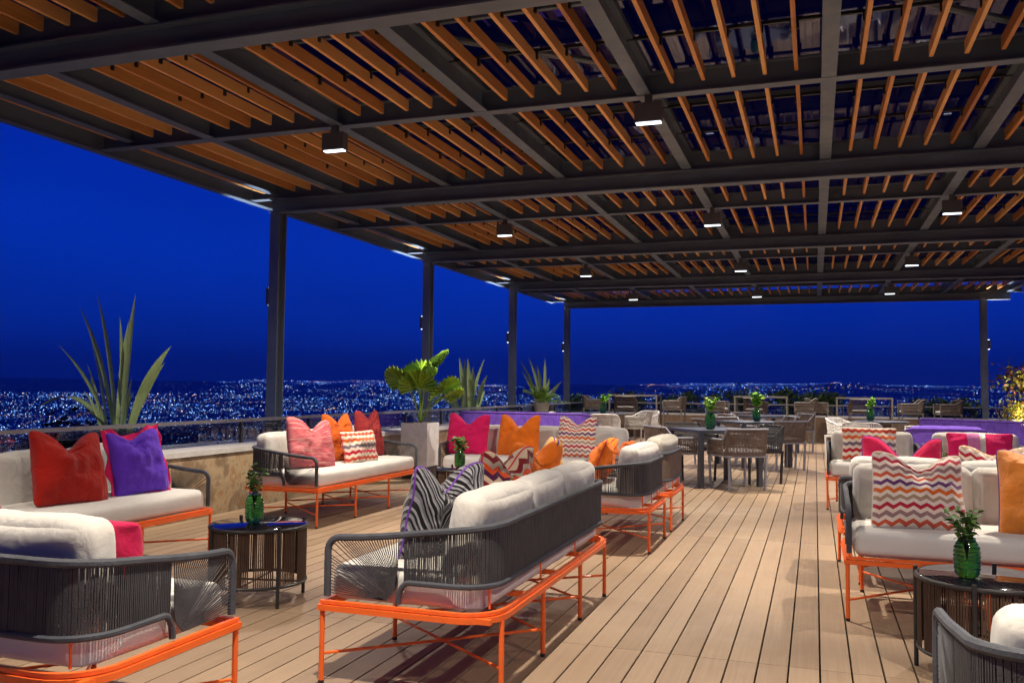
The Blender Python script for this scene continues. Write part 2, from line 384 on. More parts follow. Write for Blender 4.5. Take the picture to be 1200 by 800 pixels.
# ------------------------------------------------------------------ sofa
def arc(cx, cy, r, a0, a1, n): return [(cx + r * math.cos(a0 + (a1 - a0) * i / n), cy + r * math.sin(a0 + (a1 - a0) * i / n)) for i in range(n + 1)]
def sofa(W, name='woven_sofa', nb=3, rope_m='rope', wrap_m='rope_wrap', frame_m='orange', back_m='linen', zt=.70, D=.82, seed=1, legs=4):
    root = empty(name)
    hx, hy = W / 2, D / 2; rc = .17; e = .012
    # frame rails (front corners square, back corners round)
    def loop(inset, r):
        x, y = hx - inset, hy - inset
        return [(-x, -y)] + [(x, -y)] + arc(x - r, y - r, r, 0, math.pi / 2, 8) + arc(-x + r, y - r, r, math.pi / 2, math.pi, 8)
    f = MB()
    for z, w, h in ((.3255, .026, .024), (.3485, .020, .014)):
        L = loop(.015 if z < .34 else .02, rc); n = len(L); o = len(f.v)
        c = Vector((0, 0, 0))
        for i, (x, y) in enumerate(L):
            p0, p1, p2 = Vector((*L[i - 1], 0)), Vector((x, y, 0)), Vector((*L[(i + 1) % n], 0))
            n1 = (p1 - p0).normalized().cross(Vector((0, 0, 1))); n2 = (p2 - p1).normalized().cross(Vector((0, 0, 1)))
            nn = (n1 + n2); nn = nn / max(.35, nn.dot(n1))
            for s_, zz in ((-1, -1), (1, -1), (1, 1), (-1, 1)): f.v.append(p1 + nn * s_ * w / 2 + Vector((0, 0, z + zz * h / 2)))
        for i in range(n):
            j = (i + 1) % n
            for k in range(4): k2 = (k + 1) % 4; f.f.append((o + i * 4 + k, o + i * 4 + k2, o + j * 4 + k2, o + j * 4 + k))
    for k in range(legs + 1):
        x = -hx + .04 + (W - .08) * k / legs; f.box(x - .012, x + .012, -hy + .03, hy - .03, .3145, .3365)
    f.build('frame', M[frame_m], root, auto=30)
    fx = [-hx + .02 + (W - .04) * k / (legs - 1) for k in range(legs)]
    bx = fx[:]; bx[0] = -hx + .13; bx[-1] = hx - .13
    for xs, y in ((fx, -hy + .018), (bx, hy - .018)):
        for k, x in enumerate(xs):
            m = MB(); m.tube([(x, y, .014), (x, y, .312)], .0115, 10)
            lg = m.build('leg', M[frame_m], root)
            c = MB(); c.tube([(x, y, 0), (x, y, .016)], .0125, 10); c.build('foot_cap', M['black'], lg)
    for k in range(legs - 1):
        m = MB(); m.tube([(fx[k], -hy + .018, .115), (bx[k + 1], hy - .018, .115)], .007, 6)
        m.tube([(bx[k], hy - .018, .128), (fx[k + 1], -hy + .018, .128)], .007, 6); m.build('stretcher', M[frame_m], root)
    # rope shell: plan path front-left -> back -> front-right
    g = .03; x, y = hx - g, hy - g
    plan = [(-x, -y + .004 + (2 * y - rc) * i / 24) for i in range(24)] + arc(-x + rc, y - rc, rc, math.pi, math.pi / 2, 10)
    nb_ = max(10, int(W / .06)); plan += [(-x + rc + (2 * x - 2 * rc) * (i + 1) / nb_, y) for i in range(nb_)]
    plan += arc(x - rc, y - rc, rc, math.pi / 2, 0, 10)[1:] + [(x, y - rc - (2 * y - rc - .004) * (i + 1) / 24) for i in range(24)]
    cum = [0]
    for a, b in zip(plan, plan[1:]): cum.append(cum[-1] + math.hypot(b[0] - a[0], b[1] - a[1]))
    L = cum[-1]
    def P(s):
        s = max(0, min(L, s)); i = 0
        lo, hi = 0, len(cum) - 1
        while hi - lo > 1:
            mid = (lo + hi) // 2
            if cum[mid] <= s: lo = mid
            else: hi = mid
        t = (s - cum[lo]) / max(1e-9, cum[hi] - cum[lo])
        return plan[lo][0] + (plan[hi][0] - plan[lo][0]) * t, plan[lo][1] + (plan[hi][1] - plan[lo][1]) * t
    armz = .625; sstep = .34
    def zt_(s):
        d = min(s, L - s); t = max(0, min(1, d / .85)); t = t * t * (3 - 2 * t); zz = armz + (zt - armz) * t
        if d < .06: zz -= .06 - math.sqrt(max(0, .06 ** 2 - (.06 - d) ** 2))
        return zz
    def zb_(s):
        d = min(s, L - s)
        if d < sstep: return .372
        t = min(1, (d - sstep) / .05); return .372 + .085 * math.sqrt(max(0, 1 - (1 - t) ** 2))
    ss = [0, .004, .012, .024, .04, .06] + [.06 + (L - .12) * i / 90 for i in range(1, 90)] + [L - .06, L - .04, L - .024, L - .012, L - .004, L]
    m = MB()
    m.tube([(*P(0), .372)] + [(*P(0), .372 + (armz - .06 - .372) * i / 6) for i in range(1, 6)] + [(*P(s), zt_(s)) for s in ss] + [(*P(L), armz - .06 - (armz - .06 - .372) * i / 6) for i in range(1, 7)], .0155, 8)
    tr = m.build('top_rail', M[wrap_m], root)
    m = MB(); bs = [sstep + .0005] + [sstep + .006, sstep + .018, sstep + .034, sstep + .05] + [sstep + .05 + (L - 2 * sstep - .1) * i / 70 for i in range(1, 70)] + [L - sstep - .05, L - sstep - .034, L - sstep - .018, L - sstep - .006, L - sstep - .0005]
    m.tube([(*P(sstep), .366)] + [(*P(s), zb_(s)) for s in bs] + [(*P(L - sstep), .366)], .0125, 8)
    m.build('lower_rail', M[wrap_m], root)
    # orange struts that carry the shell
    for s in [sstep + .42 + (L - 2 * sstep - .84) * i / 3 for i in range(4)]:
        m = MB(); px, py = P(s); py -= .011 * (py > hy * .8); px -= math.copysign(.011, px) * (abs(px) > hx * .9); m.tube([(px, py, .36), (px, py, zt_(s))], .005, 6)
        m.build('strut', M[frame_m], root)
    # strands
    m = MB()
    def strand(a, b, w):
        a, b = Vector(a), Vector(b); d = (b - a).normalized(); mid = (a + b) / 2
        out = Vector((mid.x, mid.y, 0))
        t = Vector((P0[0], P0[1], 0))
        sd = t.cross(Vector((0, 0, 1)));
        m.bar(a, b, w, .0045, up=sd)
    s = sstep + .02
    while s < L - sstep - .02:
        p, q = P(s - .01), P(s + .01); P0 = (q[0] - p[0], q[1] - p[1])
        d = min(s, L - s); back = d > 2 * y - .05
        jit = rnd.uniform(-.0015, .0015)
        pp = P(s + jit); p2 = P(s + rnd.uniform(-.002, .002))
        m.bar((pp[0], pp[1], zb_(s)), (p2[0], p2[1], zt_(s)),   .0078 if back else .0054, .0045, up=Vector((P0[1], -P0[0], 0)).normalized())
        s += .0092 if back else .0088
    for sgn in (0, 1):
        K = 38
        for k in range(K):
            t = k / (K - 1)
            # bottom: bunched on the step post; top: spread over rail then down the front post
            tot = sstep + (armz - .06 - .385); dd = t * tot
            sb = sstep - .008 - .075 * t ** 2; zb = .452 - .08 * min(1, t * 1.25)
            if dd < sstep: st = sstep - dd; z2 = zt_(st)
            else: st = .0; z2 = armz - .06 - (dd - sstep)
            sb2, st2 = (sb, st) if sgn == 0 else (L - sb, L - st)
            for off in (.004,):
                a = Vector((*P(sb2), max(.372, zb + off))); b = Vector((*P(st2), z2 + off * .6))
                m.bar(a, b, .0032, .0032, up=(1, 0, 0))
    m.build('rope_weave', M[rope_m], root, smooth=False)
    seat = cushion_mesh(W - .115, D - .10, .15, .045, .012, seed, .003, 24)
    mesh_obj('seat_cushion', seat, M['seat_linen'], root, (0, -.02, .425))
    # a rounded seat: pull its back corners in
    for v in seat.vertices:
        if v.co.y > 0:
            t = v.co.y / (D / 2); lim = (W - .115) / 2 - .10 * max(0, t - .45) / .55
            if abs(v.co.x) > lim: v.co.x = math.copysign(lim, v.co.x)
    bw = (W - .16) / nb
    for k in range(nb):
        cx = -W / 2 + .08 + bw * (k + .5)
        bc = cushion_mesh(bw - .004, .155, .375, .05, .020, seed * 5 + k, .0040, 18, sag=.010)
        mesh_obj('back_cushion', bc, M[back_m], root, (cx, hy - .175, .642 + rnd.uniform(-.01, .01)), (R(-9 + rnd.uniform(-3, 3)), 0, R(rnd.uniform(-3, 3))))
    return root
def place(o, x, y, deg, label, cat, group, z=0):
    o.location = (x, y, z); o.rotation_euler.z = R(deg); tag(o, label, cat, group); return o
G_S = 'charcoal rope sofas with orange legs'; G_A = 'charcoal rope armchairs with orange legs'
sofa0 = sofa(2.15); sofaA = place(sofa0, -1.63, 4.44, -90, 'rope sofa in the middle foreground, seen from behind, a zebra striped pillow at its end', 'sofa', G_S)
def sofa_copy(x, y, deg, label): return place(dup(sofa0), x, y, deg, label, 'sofa', G_S)
sofaB = sofa_copy(-4.62, 8.0, 90, 'rope sofa against the brown wall, holding rose, orange and maroon pillows')
sofaF = sofa_copy(-4.68, 4.49, 90, 'rope sofa at the far left under the agave, holding red and violet pillows')
sofaE = sofa_copy(-3.24, 2.61, 180, 'rope sofa cropped by the bottom left corner, its woven back towards the viewer')
sofaC = sofa_copy(-3.0, 9.62, 0, 'rope sofa beside the white marble planter, with fuchsia, orange and zigzag pillows')
sofaG = sofa_copy(1.22, 5.71, 0, 'rope sofa on the right facing the viewer, with big zigzag and golden orange pillows')
sofaH = sofa_copy(1.39, 2.60, 180, 'rope sofa cropped by the bottom right corner, in front of the right side table')
for c in sofaH.children:
    if c.name.startswith('back_cushion'): c.location.z -= .05
sofaK = sofa_copy(1.22, 6.72, 180, 'rope sofa back to back with the right hand sofa, raspberry pillow peeking over it')
arm0 = sofa(1.0, 'woven_armchair', 1, legs=2, seed=9)
armD1 = place(arm0, -1.62, 7.25, -90, 'rope armchair with white cushion and orange pillow just beyond the middle sofa', 'armchair', G_A)
armD2 = place(sofa(1.0, 'woven_armchair', 1, legs=2, seed=12, rope_m='brownrope', back_m='linen_grey', frame_m='orange'), -1.62, 8.36, -90, 'brown rope armchair with a greige back cushion, next to the small dining table', 'armchair', G_A)
armI = place(dup(arm0), .60, 10.52, 0, 'rope armchair facing the viewer at the walkway edge with a small zigzag pillow', 'armchair', G_A)
armJ = place(dup(arm0), 1.66, 10.62, 0, 'rope armchair facing the viewer in front of the purple bench, with a pink lumbar pillow', 'armchair', G_A)
# purple seating
G_P = 'purple woven seats'
pl = sofa(2.3, 'purple_bench', 3, 'purple_rope', 'purple_rope', 'darkmetal', 'purple_fab', zt=.87, seed=21)
place(pl, -4.45, 13.8, 180, 'long purple woven bench behind the white sofa, under the two agaves', 'bench', G_P)
prr = dup(pl); place(prr, 2.55, 14.2, 180 - 60 + 24, 'long purple woven bench at the right edge in front of the lit shrub', 'bench', G_P)
pa = place(sofa(1.0, 'purple_armchair', 1, 'purple_rope', 'purple_rope', 'darkmetal', 'purple_fab', zt=.80, seed=23, legs=2), 1.6, 12.9, 180, 'purple woven armchair with its back to the viewer, left of the purple bench', 'armchair', G_P)

# pillows ------------------------------------------------------------------
def put(o, x, y, deg, lean, label, roll=0, z=.492):
    o.location = (x, y, z); o.rotation_euler = (R(-lean), R(roll), R(deg)); tag(o, label, 'pillow', 'throw pillows on the sofas'); return o
put(pillow(.55, .49, .19, M['red'], 3, .12), -4.50, 4.46, 84, 18, 'deep red velvet pillow with a dented top on the far left sofa', 4)
put(pillow(.50, .47, .17, M['purple'], 4, .06, flange=M['pink']), -4.50, 5.08, 86, 15, 'violet pillow with a fuchsia flange beside the red pillow', -2)
put(pillow(.52, .48, .17, M['pinkstripe'], 41, .08), -4.46, 3.62, 80, 22, 'dusty rose striped pillow at the left edge of the photo')
put(pillow(.56, .49, .18, M['pinkstripe'], 5, .12), -4.48, 7.28, 72, 17, 'rose pillow with fine grey stripes nearest the arm of the wall sofa', 5)
put(pillow(.50, .50, .17, M['or_fab2'], 6, .13), -4.62, 8.05, 86, 11, 'burnt orange pillow in the middle of the wall sofa')
put(pillow(.52, .52, .17, M['maroon'], 8, .14), -4.62, 8.72, 90, 11, 'maroon striped pillow at the far end of the wall sofa')
put(pillow(.56, .34, .13, M['zig_small'], 9, 0, pipe=M['red_pipe']), -4.38, 8.05, 82, 15, 'small red and cream zigzag lumbar pillow leaning on the orange pillow')
put(pillow(.54, .48, .18, M['pink'], 10, .12), -3.84, 9.52, 2, 13, 'fuchsia pillow with two ears on the sofa beside the marble planter', 2)
put(pillow(.52, .48, .18, M['or_fab'], 11, .15), -3.20, 9.50, -3, 13, 'bright orange pillow with two ears between fuchsia and zigzag pillows')
put(pillow(.47, .48, .16, M['zig'], 12, .09), -2.52, 9.50, -4, 12, 'red and taupe zigzag pillow upright on the white sofa at the back')
put(pillow(.48, .43, .19, M['zebra'], 13, .13, pipe=M['purple_pipe']), -1.70, 3.84, -110, 13, 'black and grey zebra striped pillow on the middle foreground sofa')
put(pillow(.50, .46, .18, M['zig_dark'], 14, .11, pipe=M['red_pipe']), -1.66, 4.56, -106, 12, 'dark red zigzag pillow peeking over the white cushions of the middle sofa')
put(pillow(.52, .49, .17, M['or_fab'], 15, .10), -1.66, 4.98, -108, 16, 'orange pillow behind the white cushions of the middle sofa')
put(pillow(.52, .49, .17, M['yellow'], 16, .05, pipe=M['purple_pipe']), -1.66, 5.28, -70, 15, 'mustard yellow pillow with purple piping at the far end of the middle sofa')
put(pillow(.52, .40, .17, M['or_fab'], 17, .04, pipe=M['red_pipe']), -1.76, 7.22, -88, 24, 'orange pillow seen through the rope arm of the first armchair')
put(pillow(.42, .30, .12, M['or_fab2'], 18, .0), -1.74, 8.30, -88, 14, 'small orange pillow in the brown rope armchair')
put(pillow(.50, .27, .14, M['fuchsia2'], 19, .0), -2.67, 2.78, 176, 10, 'raspberry pillow at the end of the bottom left sofa')
put(pillow(.51, .45, .18, M['zig'], 20, .09, pipe=M['white_pipe']), .55, 5.48, 2, 21, 'large multicoloured zigzag pillow on the right hand sofa', 1)
put(pillow(.54, .49, .21, M['silk'], 21, .11, pipe=M['purple_pipe']), 1.22, 5.48, -10, 18, 'golden orange silk pillow with purple piping on the right hand sofa', -3)
put(pillow(.54, .47, .17, M['fuchsia2'], 22, .15, pipe=M['purple_pipe']), .56, 6.68, 178, 10, 'raspberry pillow whose two ears rise behind the right hand sofa')
put(pillow(.50, .44, .17, M['zig'], 23, .06), 1.14, 6.70, 182, 12, 'zigzag pillow whose top shows behind the right hand sofa')
put(pillow(.58, .40, .15, M['zig_small'], 24, 0), .56, 10.42, 0, 14, 'zigzag pillow on the armchair at the walkway edge')
put(pillow(.66, .36, .15, M['pink'], 25, 0, band=[(-.40, -.02, M['lilac_band']), (-.02, .14, M['glitter_band'])]), 1.66, 10.50, 0, 12, 'pink lumbar pillow with a lilac and silver band in front of the purple bench')

# ------------------------------------------------------------------ side tables
def side_table():
    root = empty('drum_side_table'); r = .28; H = .45
    m = MB(); m.lathe([(r - .012, H - .016), (r - .004, H - .012), (r - .002, H - .004), (r - .008, H)], 48); m.build('table_top', M['blackglass'], root)
    m = MB(); m.tube([((r + .004) * math.cos(a), (r + .004) * math.sin(a), H - .012) for a in [2 * math.pi * k / 48 for k in range(48)]], .011, 8, closed=True); m.build('top_ring', M['black'], root)
    m = MB(); m.tube([(r * math.cos(a), r * math.sin(a), .115) for a in [2 * math.pi * k / 48 for k in range(48)]], .009, 8, closed=True)
    m.tube([(r, 0, .115), (-r, 0, .115)], .006, 6); m.tube([(0, r, .121), (0, -r, .121)], .006, 6); m.build('lower_ring', M['black'], root)
    for k in range(4):
        a = math.pi / 4 + k * math.pi / 2; c, s = math.cos(a) * (r + .012), math.sin(a) * (r + .012)
        m = MB(); m.tube([(c, s, 0), (c, s, H + .012)], .0105, 8); m.build('leg', M['black'], root)
    m = MB(); n = 150
    for k in range(n):
        a = 2 * math.pi * k / n; b = a + rnd.uniform(-.006, .006)
        if k % 12 in (10, 11): continue
        m.bar((r * math.cos(a), r * math.sin(a), .118), (r * math.cos(b), r * math.sin(b), H - .02), .0078, .003, up=(math.cos(a), math.sin(a), 0))
    m.build('cord_screen', M['cane'], root, smooth=False)
    return root
tb = side_table(); place(tb, -3.17, 4.56, 12, 'round drum table with cord sides and a black top between the left sofas', 'side table', 'round cord sided tables')
place(dup(tb), .72, 4.50, 28, 'round drum table with a black glass top in front of the right hand sofa', 'side table', 'round cord sided tables')
place(dup(tb), -3.42, 8.42, 0, 'round drum table with a fuchsia reflection before the sofa beside the marble planter', 'side table', 'round cord sided tables')
place(dup(tb), 1.1, 8.75, 30, 'low round drum table among the seats behind the right hand sofa', 'side table', 'round cord sided tables')

def vase(h=.175, r=.056):
    m = MB(); pr = []
    base = [(0, .55), (.04, .75), (.12, .92), (.3, 1.0), (.62, 1.0), (.78, .94), (.88, .78), (.94, .66), (1, .66)]
    for i in range(46):
        t = i / 45
        for a, b in zip(base, base[1:]):
            if a[0] <= t <= b[0]: rr = a[1] + (b[1] - a[1]) * (t - a[0]) / (b[0] - a[0])
        pr.append((r * rr * (1 + .035 * math.sin(t * 60)) if .12 < t < .85 else r * rr, h * t))
    m.lathe(pr, 28); return m.build('glass_vase', M['vase'], auto=60)
def sprig(n, h, spread, lw, mat, seed, curl=1):
    root = empty('leafy_sprig'); rg = random.Random(seed); st = MB(); lf = MB()
    for k in range(n):
        a = rg.uniform(0, 6.283); sp = spread * rg.uniform(.2, 1); hh = h * rg.uniform(.55, 1)
        pts = [Vector((math.cos(a) * sp * t ** 1.6, math.sin(a) * sp * t ** 1.6, -.09 + (hh + .09) * t)) for t in [i / 7 for i in range(8)]]
        st.tube(pts, [.0022 * (1 - .6 * i / 7) for i in range(8)], 5)
        for i in range(4, 8):
            for q in range(4):
                p = pts[i] if q < 2 else (pts[i] + pts[i - 1]) / 2
                b = rg.uniform(0, 6.283); d = Vector((math.cos(b), math.sin(b), rg.uniform(-.1, .9))).normalized(); l = lw * rg.uniform(.7, 1.4)
                side = d.cross(Vector((rg.uniform(-1, 1), rg.uniform(-1, 1), 1))).normalized()
                lf.strip([p, p + d * l * .35, p + d * l * .7 + Vector((0, 0, -.004)), p + d * l + Vector((0, 0, -.012))], [.001, l * .24, l * .2, .0005], fold=.25, side=side)
    st.build('stem', M['bark'] if mat != 'leafbright' else M['leafbright'], root); lf.build('leaves', M[mat], root, auto=80); return root
vs0 = vase(); vases = [(-3.20, 4.55, .45, 'dark green ribbed vase on the left drum table'),
  (.64, 4.44, .45, 'green ribbed vase on the right hand drum table'), (-3.44, 8.38, .45, 'green vase on the table by the fuchsia pillow'),
  (-1.33, 12.05, .745, 'green vase on the small slate table'), (-.95, 15.6, .745, 'green vase on the second slate table'),
  (.93, 16.9, .745, 'green vase on the table behind the right armchairs'), (-4.25, 18.3, .745, 'green vase on the round table among white chairs'), (1.02, 8.7, .45, 'green vase on the low table behind the raspberry pillow')]
plants = [(9, .17, .09, .035, 'leafv'), (10, .15, .10, .036, 'leafv'), (8, .14, .09, .05, 'leafv'), (8, .2, .09, .05, 'leafbright'), (7, .26, .07, .09, 'leafbright'), (7, .2, .07, .06, 'leafbright'), (8, .2, .14, .06, 'leafbright'), (8, .19, .10, .04, 'leafv')]
pdesc = ['dark small leaved sprig', 'bushy small leaved sprig', 'short fern like sprig', 'feathery green sprig', 'bright lime green broad sprig', 'slim bright green sprig', 'wide fresh green sprig', 'loose dark green sprig']
for i, ((x, y, z, lb), pp) in enumerate(zip(vases, plants)):
    v = vs0 if i == 0 else dup(vs0); sc = 1.0 if i < 3 or i == 7 else 1.25
    v.location = (x, y, z + .001); v.scale = (sc,) * 3; tag(v, lb, 'vase', 'green glass vases')
    s = sprig(*pp, 50 + i); s.location = (x, y, z + .175 * sc - .002)
    tag(s, pdesc[i] + ' in the ' + lb.replace('with a bright plant', '').replace('right hand ', 'right ').strip(), 'plant', 'sprigs in the green vases')

# ------------------------------------------------------------------ pergola
ZM, ZMT, ZS, ZTOP = 3.50, 3.676, 3.68, 3.88
MY = [9.68 + 4.68 * k for k in range(-3, 4)]           # main beams
MY[2] = 4.72
SY = [7.12 + 4.73 * k for k in range(-2, 4)]           # secondary beams
LX = [.12 + 1.43 * k for k in range(-4, 4)]            # joists along the deck
XL, XR = -7.0, 4.75
def ibeam(m, a, b, w, z0, z1, tf=.014, tw=.012):
    (x0, y0), (x1, y1) = a, b
    m.bar((x0, y0, z0 + tf / 2), (x1, y1, z0 + tf / 2), w, tf); m.bar((x0, y0, z1 - tf / 2), (x1, y1, z1 - tf / 2), w, tf)
    m.bar((x0, y0, (z0 + z1) / 2), (x1, y1, (z0 + z1) / 2), tw, z1 - z0 - 2 * tf)
pg = empty('pergola', (0, 0, 0), label='large charcoal steel pergola with wooden slats and glass roof over the terrace', cat='pergola')
for y in MY:
    m = MB(); ibeam(m, (-6.64, y), (4.44, y), .15, ZM, ZMT)
    m.build('main_beam', M['steel'], pg, smooth=False)
for y in SY + MY:
    m = MB(); ibeam(m, (XL + .052, y), (XR - .052, y), .11, ZS, ZTOP - .004, .012, .01); m.build('cross_beam', M['steel'], pg, smooth=False)
ally = sorted([(y, .055) for y in MY] + [(y, .055) for y in SY])
cells = [(a[0] + a[1] + .002, b[0] - b[1] - .002) for a, b in zip(ally, ally[1:])]
for x in LX:
    m = MB()
    for (y0, y1) in cells: ibeam(m, (x, y0), (x, y1), .11, ZS + .003, ZTOP - .007, .012, .01)
    m.build('joist', M['steel'], pg, smooth=False)
for x in (XL, XL + .42, XR):
    m = MB(); ibeam(m, (x, MY[0] - .1), (x, MY[-1] + .1), .10, ZS - (.02 if x != XL + .42 else -.05), ZTOP + .02, .012, .01); m.build('edge_beam', M['steel'], pg, smooth=False)
xs = [XL + .05] + LX + [XR - .05]
for ci, (y0, y1) in enumerate(cells):
    if y1 < 0: continue
    for x0, x1 in zip(xs, xs[1:]):
        wdt = x1 - x0
        n = 5 if wdt > 1 else max(1, int(wdt / .24)); m = MB()
        for k in range(n):
            x = x0 + wdt * (k + 1) / (n + 1) + rnd.uniform(-.006, .006)
            if abs(x - (XL + .42)) < .09: continue
            m.box(x - .015, x + .015, y0 + .012, y1 - .012, 3.752 + rnd.uniform(-.005, .005), 3.848)
        if m.v: m.build('slat_panel', M['slat'], pg, smooth=False)
m = MB(); m.box(XL - .02, XR + .02, MY[0] - .1, MY[-1] + .1, 4.06, 4.072); m.build('glass_roof', M['roofglass'], pg, smooth=False)
for i, (y0, y1) in enumerate(cells):
    if y1 < 0: continue
    m = MB(); yc = (y0 + y1) / 2; m.box(XL, XR, yc - .02, yc + .02, 3.99, 4.055)
    for x in (LX[i % 2 * 1::2]):
        pass
    m.build('purlin', M['steel'], pg, smooth=False)
    m = MB()
    for q in (.33, .68): m.box(XL + .06, XR - .06, y0 + (y1 - y0) * q - .012, y0 + (y1 - y0) * q + .012, 3.855, 3.878)
    for x0_, x1_ in zip(xs[1:-2], xs[2:-1]):
        for k_ in range(5):
            xx = x0_ + (x1_ - x0_) * (k_ + 1) / 6
            for q in (.33, .68): yy = y0 + (y1 - y0) * q; m.box(xx - .031, xx + .031, yy - .013, yy + .013, 3.80, 3.8545)
    m.build('slat_clips', M['black'], pg, smooth=False)
    if i % 2 == 0:
        for j in range(1, len(LX) - 2, 2):
            b = MB(); b.tube([(LX[j], y0, 3.93), (LX[j + 2] - .1, y1, 3.93)], .028, 8); b.build('brace', M['steel'], pg)
m = MB()
for x in LX: m.box(x - .02, x + .02, MY[0], MY[-1], 3.93, 3.988)
m.build('rafter', M['steel'], pg, smooth=False)
def post(x, y, w=.14, d=.17):
    m = MB(); t = .016
    m.box(x - w / 2, x + w / 2, y - d / 2, y - d / 2 + t, 0, ZM - .002); m.box(x - w / 2, x + w / 2, y + d / 2 - t, y + d / 2, 0, ZM - .002)
    m.box(x - t / 2, x + t / 2, y - d / 2 + t, y + d / 2 - t, 0, ZM - .002); m.build('post', M['steel'], pg, smooth=False)
PX = -6.55
for y in MY[1:]: post(PX, y)
post(3.86, MY[-1]); post(4.35, MY[-2]); post(4.35, MY[-3])

# sconces on the posts
G_SC = 'small up and down wall lights on the pergola posts'
sc0 = empty('wall_light'); m = MB(); m.box(-.035, .035, -.035, .035, -.11, .11); m.build('housing', M['lampbox'], sc0, smooth=False)
for s in (-1, 1):
    m = MB(); m.lathe([(.0, s * .111), (.020, s * .111), (.020, s * .117), (0, s * .117)], 14); m.build('bulb', M['sconceglow'], sc0)
names = {1: 'nearest left post', 2: 'second left post', 3: 'third left post', 4: 'far left corner post'}
spots = [(PX - .107, MY[2], 'first left post in view'), (PX - .107, MY[3], 'second left post in view'), (PX - .107, MY[4], 'third left post in view'), (PX - .107, MY[5], 'fourth left post in view'), (PX - .107, MY[6], 'far left corner post'), (3.86 + .107, MY[6], 'far right corner post')]
def spot(name, loc, power, size, blend, col, rot=(0, 0, 0), parent=None, soft=.04):
    l = bpy.data.lights.new(name, 'SPOT'); l.energy = power; l.spot_size = R(size); l.spot_blend = blend; l.color = col; l.shadow_soft_size = soft
    o = bpy.data.objects.new(name, l); C.objects.link(o); o.location = loc; o.rotation_euler = rot
    if parent: o.parent = parent
    return o
first = True
for x, y, w in [spots[1], spots[2], spots[3], spots[4], spots[5], spots[0]]:
    if y < 9: continue
    o = sc0 if first else dup(sc0); first = False
    o.location = (x, y, 2.42); tag(o, 'small box light glowing up and down on the ' + w, 'wall light', G_SC)
    spot('uplight', (0, 0, .15), 170, 66, .5, (.85, .93, 1), (math.pi, 0, 0), o, .02); spot('downlight', (0, 0, -.15), 45, 100, .6, (.85, .93, 1), (0, 0, 0), o, .02)

# box downlights
G_L = 'box downlights hanging under the pergola'
cl0 = empty('ceiling_downlight'); m = MB()
m.box(-.11, .11, -.045, .045, .006, .165); m.box(-.03, .03, -.02, .02, .165, .235); m.build('housing', M['lampbox'], cl0, smooth=False)
m = MB(); m.box(-.1, .1, -.026, .026, -.004, .0055); m.build('diffuser', M['lampglow'], cl0, smooth=False)
rows = ['row behind the viewer', 'row above the viewer', 'nearest visible row', 'second visible row', 'third visible row', 'farthest row']
colsn = ['left', 'middle', 'right', 'far right']
LAMP = 262
first = True
for r_, y in enumerate(SY[1:] + []):
    for c_, x in enumerate((-4.19, -1.27, 1.60)):
        o = cl0 if first else dup(cl0); first = False
        o.location = (x, y - .06, 3.445); tag(o, 'grey box downlight under the pergola, %s, %s one' % (rows[r_ + 1], colsn[c_]), 'ceiling light', G_L)
        spot('lamp_beam', (0, 0, -.02), LAMP * .84, 82, .42, (1.0, .86, .69), (0, 0, 0), o, .025)
        spot('lamp_spill', (0, 0, -.02), LAMP * .50, 168, .8, (1.0, .88, .75), (0, 0, 0), o, .05)

# ------------------------------------------------------------------ deck, walls, railing
m = MB(); bw = .131; x = -5.60; bw = .128
seams = [-3.2, .9, 4.35, 7.86, 11.4, 14.9, 18.4, 21.9, 23.52]
while x < 7.5:
    for a, b in zip(seams, seams[1:]): m.box(x, x + bw, a + .002, b - .002, -.022, 0)
    x += .137
o = m.build('deck', M['deck'], smooth=False); tag(o, kind='structure')
m = MB(); m.box(-7.7, 8.2, -3.6, 24.3, -.5, -.026); tag(m.build('terrace_slab', M['concrete'], smooth=False), kind='structure')
def wall(name, x0, x1, y0, y1, h, mat, lab, cap=.02, capside=0):
    root = empty(name, ((x0 + x1) / 2, (y0 + y1) / 2, 0), label=lab, cat='wall')
    X0, X1, Y0, Y1 = (x0 - x1) / 2, (x1 - x0) / 2, (y0 - y1) / 2, (y1 - y0) / 2
    m = MB(); m.box(X0, X1, Y0, Y1, -.026, h - .05); m.build('stone_face', mat, root, smooth=False)
    m = MB(); m.box(X0 - cap, X1 + cap, Y0 - cap, Y1 + cap, h - .048, h); m.build('cap', M['cap'], root, smooth=False)
wall('low_wall', -6.25, -5.66, -3, 23.5, .635, M['wallstone'], 'low rusty brown stone wall with a pale cap along the left side of the deck')
wall('low_wall', -5.62, 6.0, 23.56, 24.0, .64, M['farstone'], 'low brown stone wall closing the far end of the deck', .015)
def railing(p0, p1, z0, z1, lab, n):
    p0, p1 = Vector(p0), Vector(p1); root = empty('glass_railing', p0, label=lab, cat='railing'); d = p1 - p0
    m = MB(); m.bar((0, 0, z1), d + Vector((0, 0, z1)), .05, .035); m.build('handrail', M['railmetal'], root, smooth=False)
    L = d.length; u = d.normalized()
    for k in range(n):
        m = MB(); a = d * (k / n) + u * .03; b = d * ((k + 1) / n) - u * .03; zc = (z0 + z1 - .02) / 2
        m.bar(a + Vector((0, 0, zc)), b + Vector((0, 0, zc)), .012, z1 - z0 - .03); m.build('glass_panel', M['railglass'], root, smooth=False)
    for k in range(n + 1):
        m = MB(); q = d * (k / n); m.bar(q + Vector((0, 0, z0)), q + Vector((0, 0, z1 - .018)), .03, .03); m.build('baluster', M['darkmetal'], root, smooth=False)
railing((-6.05, -2.8, 0), (-6.05, 23.6, 0), .636, .885, 'glass railing with a dark handrail on top of the left wall', 19)
railing((-5.9, 23.78, 0), (5.9, 23.78, 0), .641, .90, 'glass railing on the far end wall in front of the city lights', 9)

